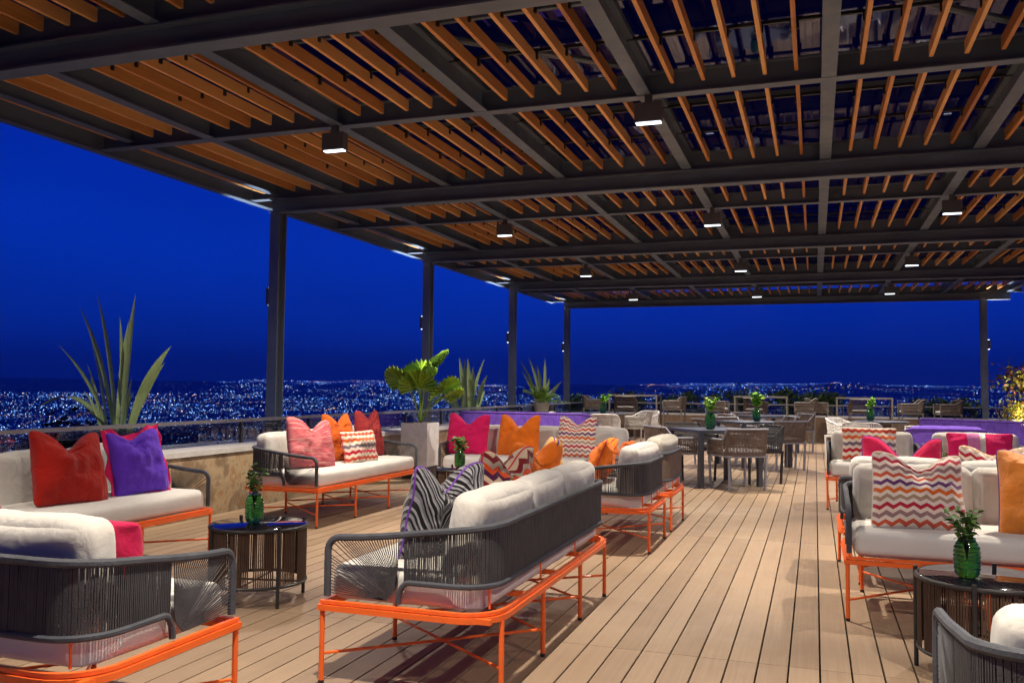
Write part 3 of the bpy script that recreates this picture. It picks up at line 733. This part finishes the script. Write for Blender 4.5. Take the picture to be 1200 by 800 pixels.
# ------------------------------------------------------------------ dining furniture
def dining_chair(name, fm, rm, w=.56, d=.54, back=.78, round_=False, armz=.64, zs=.44):
    root = empty(name); hx, hy = w / 2, d / 2
    for sx in (-1, 1):
        for sy in (-1, 1):
            m = MB(); m.bar((sx * (hx - .03), sy * (hy - .03), 0), (sx * (hx - .015), sy * (hy - .015), zs if sy > 0 else zs), .024, .028); m.build('leg', M[fm], root, smooth=False)
    m = MB(); m.box(-hx, hx, -hy, hy, zs - .02, zs + .01); m.build('seat_frame', M[fm], root, smooth=False)
    mesh_obj('seat_pad', cushion_mesh(w - .05, d - .05, .06, .028, .012, 3, .002, 8), M['chairseat'] if fm != 'whiteframe' else M['linen'], root, (0, -.005, zs + .04))
    rc = .2 if round_ else .07
    pl_ = [(-hx, -hy + (2 * hy - rc) * i / 6) for i in range(6)] + arc(-hx + rc, hy - rc, rc, math.pi, math.pi / 2, 6) + arc(hx - rc, hy - rc, rc, math.pi / 2, 0, 6) + [(hx, hy - rc - (2 * hy - rc) * (i + 1) / 6) for i in range(6)]
    def zz(p):
        t = max(0, min(1, (p[1] + hy * .1) / (hy * 1.05))); t = t * t * (3 - 2 * t)
        return armz + (back - armz) * t if round_ else (back if p[1] > hy - .12 else armz)
    pts = [(pl_[0][0], pl_[0][1], zs)] + [(p[0], p[1] + (.05 * (zz(p) > armz + .05)), zz(p)) for p in pl_] + [(pl_[-1][0], pl_[-1][1], zs)]
    m = MB(); m.tube(pts, .014, 6); m.build('back_frame', M[fm], root)
    m = MB()
    for a, b in zip(pl_, pl_[1:]):
        L = math.hypot(b[0] - a[0], b[1] - a[1]); n = max(1, int(L / .021))
        for i in range(n):
            t = (i + .5) / n; x, y = a[0] + (b[0] - a[0]) * t, a[1] + (b[1] - a[1]) * t; zt = zz((x, y)); oy = .05 * (zt > armz + .05)
            dr = Vector((b[1] - a[1], -(b[0] - a[0]), 0)).normalized()
            m.bar((x, y, zs), (x, y + oy, zt), .0135, .006, up=dr)
    for zf in (.35, .7):
        m.tube([(p[0], p[1] + .04 * (zz(p) > armz + .05) * zf, zs + (zz(p) - zs) * zf) for p in pl_], .007, 5)
    m.build('rope_back', M[rm], root, smooth=False); return root
def table(name, w, d, h, mat, round_=False, leg=.06):
    root = empty(name); hx, hy = w / 2, d / 2
    m = MB()
    if round_:
        m.lathe([(hx - .01, h - .025), (hx, h - .018), (hx, h - .005), (hx - .006, h)], 40); m.build('table_top', M[mat], root)
        m = MB(); m.lathe([(.035, .03), (.035, h - .025)], 16); m.lathe([(.26, 0), (.26, .02), (.05, .035)], 28); m.build('pedestal', M[mat], root)
        return root
    m.box(-hx, hx, -hy, hy, h - .035, h); m.build('table_top', M[mat], root, smooth=False)
    for sx in (-1, 1):
        for sy in (-1, 1):
            m = MB(); x, y = sx * (hx - leg / 2), sy * (hy - leg / 2); m.box(x - leg / 2, x + leg / 2, y - leg / 2, y + leg / 2, 0, h - .036); m.build('leg', M[mat], root, smooth=False)
    return root
G_T = 'dark dining tables'; G_C = 'rope dining chairs'
c35 = 35
def rot(dx, dy, deg): a = R(deg); return dx * math.cos(a) - dy * math.sin(a), dx * math.sin(a) + dy * math.cos(a)
t1 = place(table('dining_table', .92, .92, .745, 'tabledark'), -1.30, 12.25, c35, 'square slate dining table nearest the viewer, turned corner on', 'table', G_T)
ch = dining_chair('dining_chair', 'greyframe', 'brownrope')
def around(tx, ty, deg, dirs, src, grp=G_C):
    for k, (dx, dy, face, lab) in enumerate(dirs):
        ox, oy = rot(dx, dy, deg); o = dup(src); place(o, tx + ox, ty + oy, deg + face, lab, 'chair', grp)
chd = dining_chair('dining_chair', 'black', 'darkrope')
# first use of ch itself
ox, oy = rot(0, -.60, c35); place(ch, -1.30 + ox, 12.25 + oy, c35 + 180, 'grey framed rope chair with its back to the viewer at the nearest slate table', 'chair', G_C)
around(-1.30, 12.25, c35, [(-.62, 0, 90, 'grey framed rope chair on the left of the nearest slate table, behind the brown armchair')], ch)
ox, oy = rot(.66, .05, c35); place(chd, -1.30 + ox, 12.25 + oy, c35 - 90, 'black rope chair on the right of the nearest slate table', 'chair', G_C)
around(-1.30, 12.25, c35, [(0, .68, 0, 'black rope chair beyond the nearest slate table')], chd)
t2 = dup(t1); place(t2, -1.0, 15.5, c35, 'square slate dining table second from the viewer, with the lime green plant', 'table', G_T)
chb = dining_chair('dining_chair', 'greyframe', 'brownrope', back=.84); ox, oy = rot(.3, -.62, c35)
place(chb, -.62, 15.15, -70, 'brown rope chair with a pale top rail right of the second slate table', 'chair', G_C)
around(-1.0, 15.5, c35, [(-.66, .1, 90, 'pale backed chair on the left of the second slate table'), (0, .72, 0, 'pale backed chair beyond the second slate table'), (.1, -.7, 180, 'chair in front of the second slate table')], ch)
t3 = dup(t1); place(t3, -.95, 19.0, c35, 'square slate dining table third from the viewer near the end wall', 'table', G_T)
around(-.95, 19.0, c35, [(-.68, 0, 90, 'pale chair on the left of the third slate table'), (.68, 0, -90, 'pale chair on the right of the third slate table'), (0, .7, 0, 'pale chair beyond the third slate table')], ch)
tw = place(table('round_table', .95, .95, .745, 'tabledark', True), -4.25, 18.35, 0, 'round dark table among the white tub chairs at the left back', 'table', G_T)
wc = dining_chair('tub_chair', 'whiteframe', 'whiterope', .6, .56, .76, True)
G_W = 'white and taupe tub chairs'
place(wc, -3.75, 20.2, -30, 'white tub chair right of the round table at the left back', 'chair', G_W)
tc = place(dining_chair('tub_chair', 'taupe', 'taupe', .56, .54, .78, False), -3.62, 18.85, -80, 'taupe chair beside the white tub chair at the left back', 'chair', G_W)
place(dup(wc), -4.0, 17.35, 190, 'white tub chair in front of the round table at the left back', 'chair', G_W)
place(dup(wc), -5.0, 18.0, 100, 'white tub chair left of the round table behind the purple bench', 'chair', G_W)
tr_ = dup(tw); place(tr_, 1.1, 17.0, 0, 'round dark table behind the right armchairs', 'table', G_T)
place(dup(wc), .55, 17.6, 60, 'white tub chair left of the round table behind the right armchairs', 'chair', G_W)
place(dup(wc), 1.95, 17.5, -60, 'white tub chair right of the round table behind the right armchairs', 'chair', G_W)
place(dup(wc), .75, 15.6, 170, 'white tub chair nearest the right armchairs, in front of the round table', 'chair', G_W)
# bar sets at the far end
def bar_set(x, y, w, n, lab, g=0):
    t = bar0 if (x, y) == BARS[0][:2] else dup(bar0); place(t, x, y, 0, 'tall pale bar table ' + lab, 'bar table', 'tall bar tables at the end wall')
    st = [(x - 1.05, y - .15, 90, 'left of'), (x + 1.02, y - .1, -90, 'right of'), (x - .1, y - .66, 180, 'in front of')][:n]
    for (sx, sy, a, wd) in st:
        s = dup(stool0); place(s, sx, sy, a + rnd.uniform(-8, 8), 'bar stool with brown rope back %s the tall table %s' % (wd, lab), 'bar stool', 'bar stools at the end wall')
bar0 = table('bar_table', 1.25, .7, 1.12, 'barframe', leg=.036)
stool0 = dining_chair('bar_stool', 'barframe', 'stoolrope', .5, .48, 1.08, False, .98, .76)
BARS = [(-4.4, 22.6, 'behind the white chairs'), (-1.25, 22.5, 'behind the slate tables'), (1.1, 22.7, 'near the right corner')]
for i, (x, y, lab) in enumerate(BARS): bar_set(x, y, 1.25, 3, lab)

# keep the stool source as a real stool of the last set
place(stool0, 2.9, 22.5, -80, 'bar stool with brown rope back standing alone near the right corner post', 'bar stool', 'bar stools at the end wall')

# ------------------------------------------------------------------ plants
def agave(leaves, pot_r, pot_h, potmat, square=False):
    root = empty('potted_agave')
    m = MB()
    if square: m.box(-pot_r, pot_r, -pot_r, pot_r, 0, pot_h)
    else: m.lathe([(pot_r * .75, 0), (pot_r * .95, pot_h * .5), (pot_r, pot_h), (pot_r * .9, pot_h), (pot_r * .88, pot_h - .03)], 30)
    m.build('pot', M[potmat], root, smooth=not square)
    m = MB(); m.lathe([(pot_r * .86, pot_h - .02), (pot_r * .5, pot_h + .004)], 20); m.build('soil', M['soil'], root)
    ca, sa = math.cos(R(19)), math.sin(R(19)); rg = random.Random(len(leaves))
    for (bx, tx, tz, w, kind) in leaves:                        # base offset, tip offset, tip height (all in metres across / up)
        by = rg.uniform(-.06, .06); ty = by + rg.uniform(-.3, .3)
        m = MB(); pts = []; ws = []; n = 16
        cx, cz = (bx + (tx - bx) * .28, tz * .62) if kind == 0 else (bx + (tx - bx) * .45, tz * 1.9 + .12)
        for i in range(n + 1):
            t = i / n
            x = (1 - t) ** 2 * bx + 2 * t * (1 - t) * cx + t * t * tx; z = 2 * t * (1 - t) * cz + t * t * tz
            y = by + (ty - by) * t ** 1.5
            pts.append((x * ca - y * sa, x * sa + y * ca, pot_h - .02 + z))
            prof = .5 + .25 * math.sin(min(1, t / .5) * math.pi / 2) if t < .5 else .75 * max(0, 1 - ((t - .5) / .5) ** 1.7)
            ws.append(max(.001, w * prof))
        tw_ = rg.uniform(-.5, .5); m.strip(pts, ws, fold=.30, side=Vector((ca - sa * tw_, sa + ca * tw_, 0))); m.build('leaf', M['agave'], root, auto=80)
    return root
def px_leaves(base, tips, k): return [((b - base[0]) * k, (x - base[0]) * k, (base[1] - y) * k, w * 1.02 * k, kd) for b, x, y, w, kd in tips]
A1 = px_leaves((140, 502), [(128, 83, 399, 2.6, 0), (134, 92, 381, 3.4, 0), (122, 96, 420, 2.4, 0), (136, 98, 354, 4, 0), (140, 119, 339, 4, 0), (144, 143, 368, 3.6, 0), (147, 148, 366, 3.2, 0), (148, 167, 339, 4.8, 0), (151, 171, 434, 2.0, 0),
    (158, 202, 398, 7, 0), (155, 198, 418, 7, 0), (130, 44, 474, 4, 1), (138, 112, 470, 3, 0), (146, 152, 452, 2.6, 0), (126, 104, 452, 2.4, 0)], .0089)
a1 = agave(A1, .24, .80, 'pot_dark'); a1.location = (-6.9, 7.35, -.026); tag(a1, 'tall spiky agave in a dark pot behind the railing at the far left', 'plant', 'potted agaves along the railing')
A2 = px_leaves((567, 478), [(560, 553, 416, 3.5, 0), (563, 560, 419, 3.5, 0), (566, 564, 417, 3.5, 0), (569, 570, 426, 4, 0), (568, 583, 418, 2.4, 0), (574, 587, 436, 3.5, 0), (575, 583, 455, 3.5, 0), (558, 550, 442, 3, 0), (554, 534, 444, 3, 0), (552, 519, 446, 2.5, 0), (565, 556, 436, 3.5, 0), (571, 566, 440, 4, 0), (550, 512, 455, 2, 0)], .0175)
a2 = agave(A2, .24, .84, 'pot_dark'); a2.location = (-6.6, 16.6, -.026); tag(a2, 'dense grey green agave between the second and third posts', 'plant', 'potted agaves along the railing')
A3 = px_leaves((668, 472), [(662, 640, 421, 2.2, 0), (660, 642, 433, 2.2, 0), (665, 650, 418, 2.4, 0), (667, 659, 424, 2.4, 0), (669, 669, 418, 2.4, 0), (672, 688, 444, 3, 0), (671, 680, 452, 2.5, 0), (664, 655, 446, 2.4, 0), (670, 674, 440, 2.4, 0)], .0225)
a3 = agave(A3, .26, .86, 'pot_grey', True); a3.location = (-6.6, 21.7, -.026); tag(a3, 'slender agave in a grey square pot beside the far left corner post', 'plant', 'potted agaves along the railing')
def fan_plant(n, sc, seed, pot=True, mat='fan'):
    root = empty('fan_palm'); rg = random.Random(seed)
    if pot:
        m = MB(); m.box(-.20, .20, -.20, .20, 0, .60); p = m.build('planter', M['pot_white'], root, smooth=False)
        m = MB(); m.box(-.175, .175, -.175, .175, .601, .605); m.build('soil', M['soil'], root, smooth=False)
        m = MB(); m.box(-.19, .19, -.19, .19, -.17, -.001); m.build('plinth', M['black'], root, smooth=False)
    z0 = .60 if pot else 0
    for k in range(n):
        a = k * 2.4 + rg.uniform(-.3, .3); ht = (.30 + .46 * ((k * .618) % 1)) * sc; rr = (.33 - .25 * ((k * .618) % 1)) * sc
        tip = Vector((math.cos(a) * rr, math.sin(a) * rr, z0 + ht))
        m = MB(); m.tube([(0, 0, z0), (tip.x * .4, tip.y * .4, z0 + ht * .6), tip], .007 * sc, 5); stem = m.build('stem', M['fan'], root)
        # pleated fan blade
        m = MB(); d = Vector((math.cos(a), math.sin(a), (.6 + 1.0 * rg.random()))).normalized(); side = d.cross(Vector((0, 0, 1))).normalized(); up = side.cross(d)
        Rr = .235 * sc * rg.uniform(.85, 1.2); K = 30; o = len(m.v); rings = 5
        for j in range(rings + 1):
            for i in range(K + 1):
                th = (i / K - .5) * R(215); q = j / rings
                rad = Rr * q * (1 - .22 * abs(th / R(108)) ** 2) * (1.06 if i % 2 else .97)
                pl_ = .02 * sc * q * (1 if i % 2 else -1)
                p = tip + d * (math.cos(th) * rad) + side * (math.sin(th) * rad) + up * (pl_ - .12 * rad * q - .10 * abs(math.sin(th)) * rad)
                m.v.append(p)
        for j in range(rings):
            for i in range(K): b = o + j * (K + 1) + i; m.f.append((b, b + 1, b + K + 2, b + K + 1))
        m.build('leaf_blade', M[mat], root, auto=20)
    return root
fp = fan_plant(9, 1.2, 4); fp.location = (-5.27, 11.35, .17); tag(fp, 'fan palm with round pleated leaves in a white marble planter by the wall', 'plant')
def fern(n, L, mat, seed, pot=None):
    root = empty('potted_fern'); rg = random.Random(seed); z0 = 0
    if pot: m = MB(); m.lathe([(pot[0] * .7, 0), (pot[0], pot[1])], 24); m.build('pot', M['pot_grey'], root); z0 = pot[1]
    for k in range(n):
        a = k * 6.283 / n * 2.4 + rg.uniform(-.2, .2); l = L * rg.uniform(.7, 1.1); el = rg.uniform(.3, 1.2); m = MB()
        pts = [Vector((math.cos(a) * l * t * math.cos(el) , math.sin(a) * l * t * math.cos(el), z0 + l * t * math.sin(el) - l * .35 * t * t)) for t in [i / 9 for i in range(10)]]
        m.tube(pts, .004, 4)
        for i in range(2, 10):
            d = (pts[i] - pts[i - 1]).normalized(); sd = d.cross(Vector((0, 0, 1))).normalized()
            for s in (-1, 1):
                e = (sd * s + d * .7).normalized() * l * .26 * (1.15 - i / 10)
                m.strip([pts[i], pts[i] + e * .5, pts[i] + e + Vector((0, 0, -.02))], [.003, l * .035, .001], side=d)
        m.build('frond', M[mat], root, auto=80)
    return root
f1 = fern(26, .62, 'fan', 3, (.22, .30)); f1.location = (-5.95, 19.3, .637); tag(f1, 'arching yellow green palm on the wall between the third and fourth posts', 'plant')
def shrub(r, h, n, mat, lab, loc, seed, name='shrub', leaf=.07, mats=None, trunk=True, cat='shrub', group=None):
    root = empty(name, loc, label=lab, cat=cat, group=group); rg = random.Random(seed); lf = MB(); tops = MB(); br = MB()
    cl = [(Vector((rg.gauss(0, .45) * r, rg.gauss(0, .45) * r, h * rg.uniform(.25, .95))), rg.uniform(.18, .42) * r) for _ in range(26)]
    for c, cr in cl:
        br.tube([(0, 0, 0), (c.x * .3, c.y * .3, c.z * .5), c], [.02 * r + .008, .012 * r + .004, .003], 5)
        for _ in range(n // 26):
            p = c + Vector((rg.gauss(0, 1), rg.gauss(0, 1), rg.gauss(0, .8))) * cr * .6
            d = Vector((rg.gauss(0, 1), rg.gauss(0, 1), rg.gauss(.4, .8))).normalized(); l = leaf * rg.uniform(.6, 1.3)
            tgt = tops if (mats and rg.random() < (.15 + .6 * max(0, p.z / h - .6))) else lf
            tgt.strip([p, p + d * l * .5, p + d * l], [.001, l * .22, .001], side=d.cross(Vector((rg.random(), rg.random(), .3))))
    lf.build('crown' if name == 'tree' else 'foliage', M[mat], root, auto=80); br.build('trunk' if name == 'tree' else 'stems', M['bark'], root)
    if mats and tops.v: tops.build('new_growth', M[mats], root, auto=80)
    return root
GS = 'plants along the end railing'
shrub(.55, 1.15, 1500, 'shrub', 'feathery green plant in a pot left of the first bar table', (-5.0, 24.6, .0), 31, leaf=.12, group=GS)
shrub(.6, 1.25, 1700, 'shrub', 'dark bushy plant behind the second slate table', (-1.95, 24.7, .0), 32, leaf=.12, group=GS)
shrub(.5, 1.05, 1300, 'shrub', 'dark shrub between the white chairs and the first bar table', (-6.3, 24.7, .0), 33, leaf=.13, group=GS)
shrub(.6, 1.15, 1500, 'shrub', 'low dark shrub left of the right hand bar table', (.35, 24.8, .0), 34, leaf=.12, group=GS)
shrub(.7, 1.05, 1600, 'shrub', 'olive shrub just left of the far right corner post', (3.3, 24.8, .0), 35, leaf=.13, group=GS)
f2 = fern(14, .75, 'leafv', 8, (.3, .75)); f2.location = (2.5, 24.65, -.026); tag(f2, 'spreading palm in a stone pot between bar table and right corner post', 'plant', GS)
f3 = fern(14, .6, 'fan', 18, (.25, .75)); f3.location = (-5.7, 24.6, -.026); tag(f3, 'light green fern behind the round table at the left back', 'plant', GS)
shrub(.6, 1.2, 1500, 'shrub', 'dark shrub behind the bar stool right of the middle tall table', (-.5, 24.7, .0), 51, leaf=.13, group=GS)
shrub(.55, 1.15, 1400, 'shrub', 'dark shrub beyond the tall table nearest the left planters', (-3.6, 24.8, .0), 52, leaf=.13, group=GS)
sb = shrub(1.0, 1.75, 11000, 'goldleaf', 'tall shrub with red tips lit from below at the right edge behind the purple bench', (5.4, 23.9, 0), 36, mats='redleaf', leaf=.10)
shrub(.9, 1.6, 8000, 'goldleaf', 'lit golden shrub partly cut off by the right edge of the photo', (6.6, 22.6, 0), 37, mats='redleaf', leaf=.10)
spot('shrub_uplight', (4.55, 22.9, .05), 300, 100, .6, (1, .9, .6), (R(140), 0, R(-55)), None, .05)
shrub(1.0, 2.6, 3200, 'tree', 'dark tree outside the railing behind the tall agave', (-13.2, 13.0, -1.9), 38, name='tree', leaf=.16, cat='tree')
shrub(.9, 1.5, 2200, 'tree', 'dark low bush outside the railing at the left edge of the photo', (-13.5, 10.6, -1.6), 39, name='tree', leaf=.15, cat='tree')

# ------------------------------------------------------------------ terrain and city
def hz(r, az):
    n = noise.noise(Vector((math.cos(az) * 3.1, math.sin(az) * 3.1, r / 5000)))
    if r < 26: return -1.6 - r * .03
    if r < 1300: t = (r - 26) / 1274; return -2.4 - 170 * (t * t * (3 - 2 * t)) ** .8
    if r < 7500: return -172 + (r - 1300) / 6200 * 55 + 6 * n
    t = min(1, (r - 7500) / 8500); t = t * t * (3 - 2 * t)
    return -117 + t * (165 + 130 * noise.noise(Vector((az * 3.5, 1.7, 0))) + 45 * noise.noise(Vector((az * 14, r / 3000, 4)))) + 6 * n
rs = [9, 26, 60, 110, 180, 280, 420, 600, 800, 1050, 1300, 1700, 2200, 3000, 4000, 5200, 6500, 7500, 8500, 9500, 10500, 11500, 12500, 13500, 14500, 16000, 18000, 22000, 30000]
m = MB(); K = 360
m.v.append(Vector((0, 10, -1.7)))
for r in rs:
    for k in range(K):
        az = 2 * math.pi * k / K; rr = r if r > 40 else max(r, 22) ; zz = hz(r, az)
        m.v.append(Vector((math.sin(az) * rr, math.cos(az) * rr + (10 if r < 60 else 0), zz)))
for i in range(len(rs) - 1):
    for k in range(K):
        k2 = (k + 1) % K; m.f.append((1 + i * K + k, 1 + i * K + k2, 1 + (i + 1) * K + k2, 1 + (i + 1) * K + k))
for k in range(K): m.f.append((0, 1 + (k + 1) % K, 1 + k))
t = NT('valley_ground')
t.link(t.ramp(t.noise(.0016, 6), [(.35, (.15, .16, .17)), (.65, (.30, .30, .32))]), t.b.inputs['Base Color']); t.b.inputs['Roughness'].default_value = 1; t.b.inputs['Specular IOR Level'].default_value = 0
o = m.build('terrain', t.m, auto=180); tag(o, kind='structure')
# lights of the city
rg = random.Random(99); groups = {}
V = []; F = []; COLS = []
palette = [((.16, .42, 1.0), 52), ((.40, .66, 1.0), 24), ((.06, .22, 1.0), 14), ((1, .95, .9), 5), ((1, .5, .18), 5)]
pal = [c for c, w in palette for _ in range(w)]
def light(r, az, size, st):
    z = hz(r, az) + 5 + size
    x, y = math.sin(az) * r, math.cos(az) * r; o = len(V); s = size
    V.extend([(x + s, y, z), (x - s, y, z), (x, y + s, z), (x, y - s, z), (x, y, z + s), (x, y, z - s)])
    for f in ((0, 2, 4), (2, 1, 4), (1, 3, 4), (3, 0, 4), (2, 0, 5), (1, 2, 5), (3, 1, 5), (0, 3, 5)): F.append(tuple(o + i for i in f))
    c = rg.choice(pal); COLS.extend([(c[0] * st, c[1] * st, c[2] * st, 1)] * 6)
n = 0
while n < 12500:
    az = R(rg.uniform(-58, 24)); dip = .42 + 4.6 * rg.random() ** 1.25; r = 150 / math.tan(R(dip))
    cl_ = noise.noise(Vector((az * 22, dip * 3.3, 1))) + .6 * noise.noise(Vector((az * 70, dip * 9, 5)))
    keep = .55 + cl_ * 1.1
    if dip > 3: keep -= .35 * (dip - 3)
    if az > R(-13): keep *= .42
    if rg.random() > keep: continue
    light(r, az, r * rg.uniform(.00022, .00052), rg.choice([.5, .8, 1.2, 1.6, 2.4, 5])); n += 1
for _ in range(700):
    az = R(rg.uniform(-58, 24)); dip = .5 + 3.6 * rg.random() ** 1.4; r = 150 / math.tan(R(dip)); x, y = math.sin(az) * r, math.cos(az) * r
    th = rg.choice([.35, 1.92]) + rg.gauss(0, .12) + noise.noise(Vector((x / 3000, y / 3000, 0))) * 2; st_ = rg.choice([.7, 1.2, 2]); sp_ = r * .0032; warm = rg.random() < .18
    for k in range(rg.randint(6, 22)):
        xx, yy = x + math.cos(th) * sp_ * k * 2.2 + rg.gauss(0, 4), y + math.sin(th) * sp_ * k * 2.2 + rg.gauss(0, 4)
        light(math.hypot(xx, yy), math.atan2(xx, yy), r * rg.uniform(.00025, .0004), st_)
        if warm: COLS[-6:] = [(1.0 * st_, .55 * st_, .22 * st_, 1)] * 6
n = 0
while n < 900:
    az = R(rg.uniform(-58, 24)); r = rg.uniform(8500, 15500)
    cl_ = noise.noise(Vector((az * 9, 3.3, 2)));  c2 = noise.noise(Vector((az * 30, r / 1800, 7)))
    if cl_ + c2 * .8 < .12: continue
    light(r, az, r * rg.uniform(.0003, .0006), rg.choice([.6, 1, 2, 3])); n += 1
me = bpy.data.meshes.new('city_lights'); me.from_pydata(V, [], F); me.update()
ca = me.color_attributes.new('glow', 'FLOAT_COLOR', 'POINT')
ca.data.foreach_set('color', [c for q in COLS for c in q])
t = NT('city_glow'); at_ = t.add('Attribute', attribute_name='glow'); t.link(at_.outputs['Color'], t.b.inputs['Emission Color']); t.b.inputs['Emission Strength'].default_value = 1.5
t.b.inputs['Base Color'].default_value = (0, 0, 0, 1); t.m.cycles.emission_sampling = 'NONE'
me.materials.append(t.m); o = bpy.data.objects.new('city_lights', me); C.objects.link(o)
tag(o, 'countless blue white lights of the city in the valley below the terrace', 'city lights', kind='stuff')

# ------------------------------------------------------------------ night haze over the valley
m = MB(); m.box(-31000, 31000, -31000, 31000, -260, 900); hb = m.build('haze', M['cap'], smooth=False)
hm = bpy.data.materials.new('night_haze'); hm.use_nodes = True; hn = hm.node_tree; hn.nodes.remove(hn.nodes['Principled BSDF'])
pv = hn.nodes.new('ShaderNodeVolumePrincipled'); pv.inputs['Color'].default_value = (.9, .94, 1, 1); pv.inputs['Density'].default_value = HAZE
hn.links.new(pv.outputs[0], hn.nodes['Material Output'].inputs['Volume']); hb.data.materials.clear(); hb.data.materials.append(hm)
tag(hb, 'thin blue night haze hanging over the whole valley', 'haze', kind='stuff')

# ------------------------------------------------------------------ sky
w = bpy.data.worlds.new('World'); S.world = w; w.use_nodes = True; nt = w.node_tree; N = nt.nodes; Lk = nt.links
bg = N['Background']; tc = N.new('ShaderNodeTexCoord'); sp = N.new('ShaderNodeSeparateXYZ'); Lk.new(tc.outputs['Generated'], sp.inputs[0])
rp = N.new('ShaderNodeValToRGB'); Lk.new(sp.outputs['Z'], rp.inputs[0])
E_ = rp.color_ramp.elements
stops = [(0, (.003, .021, .25)), (.02, (.0025, .026, .33)), (.05, (.0018, .033, .45)), (.14, (.0008, .036, .52)), (.32, (.0004, .018, .40)), (.7, (.0006, .011, .25))]
while len(E_) < len(stops): E_.new(.5)
for e, (p, c) in zip(E_, stops): e.position = p; e.color = c + (1,)
nz = N.new('ShaderNodeTexNoise'); nz.inputs['Scale'].default_value = 2.2; nz.inputs['Detail'].default_value = 4; mp = N.new('ShaderNodeMapping'); mp.inputs['Scale'].default_value = (1, 1, 3.5)
Lk.new(tc.outputs['Generated'], mp.inputs[0]); Lk.new(mp.outputs[0], nz.inputs['Vector'])
nr = N.new('ShaderNodeMapRange'); nr.inputs['From Min'].default_value = .3; nr.inputs['From Max'].default_value = .7; nr.inputs['To Min'].default_value = .86; nr.inputs['To Max'].default_value = 1.1; Lk.new(nz.outputs['Fac'], nr.inputs['Value'])
vm = N.new('ShaderNodeVectorMath'); vm.operation = 'SCALE'; Lk.new(rp.outputs[0], vm.inputs[0]); Lk.new(nr.outputs[0], vm.inputs['Scale']); Lk.new(vm.outputs[0], bg.inputs[0]); bg.inputs[1].default_value = 1.0

# ------------------------------------------------------------------ camera
cam = bpy.data.cameras.new('camera'); co = bpy.data.objects.new('camera', cam); C.objects.link(co); S.camera = co
yaw, pitch, roll = R(19.02), R(2.98), .010
f = Vector((-math.sin(yaw) * math.cos(pitch), math.cos(yaw) * math.cos(pitch), math.sin(pitch)))
r = Vector((math.cos(yaw), math.sin(yaw), 0)); u = r.cross(f)
r2 = r * math.cos(roll) + u * math.sin(roll); u2 = -r * math.sin(roll) + u * math.cos(roll)
co.matrix_world = Matrix(((r2.x, u2.x, -f.x, 0), (r2.y, u2.y, -f.y, 0), (r2.z, u2.z, -f.z, 1.28), (0, 0, 0, 1)))
cam.sensor_width = 36; cam.lens = 1030 / 1200 * 36; cam.clip_start = .05; cam.clip_end = 60000

S.view_settings.view_transform = 'Standard'; S.view_settings.look = 'None'; S.view_settings.exposure = 0; S.view_settings.gamma = 1
S.cycles.use_denoising = True
try: S.cycles.denoiser = 'OPENIMAGEDENOISE'; S.cycles.denoising_prefilter = 'ACCURATE'
except Exception: pass
S.cycles.use_light_tree = True; S.cycles.max_bounces = 6; S.cycles.diffuse_bounces = 4; S.cycles.glossy_bounces = 3; S.cycles.transmission_bounces = 4; S.cycles.transparent_max_bounces = 10
S.cycles.sample_clamp_indirect = 6
S.cycles.caustics_reflective = False; S.cycles.caustics_refractive = False
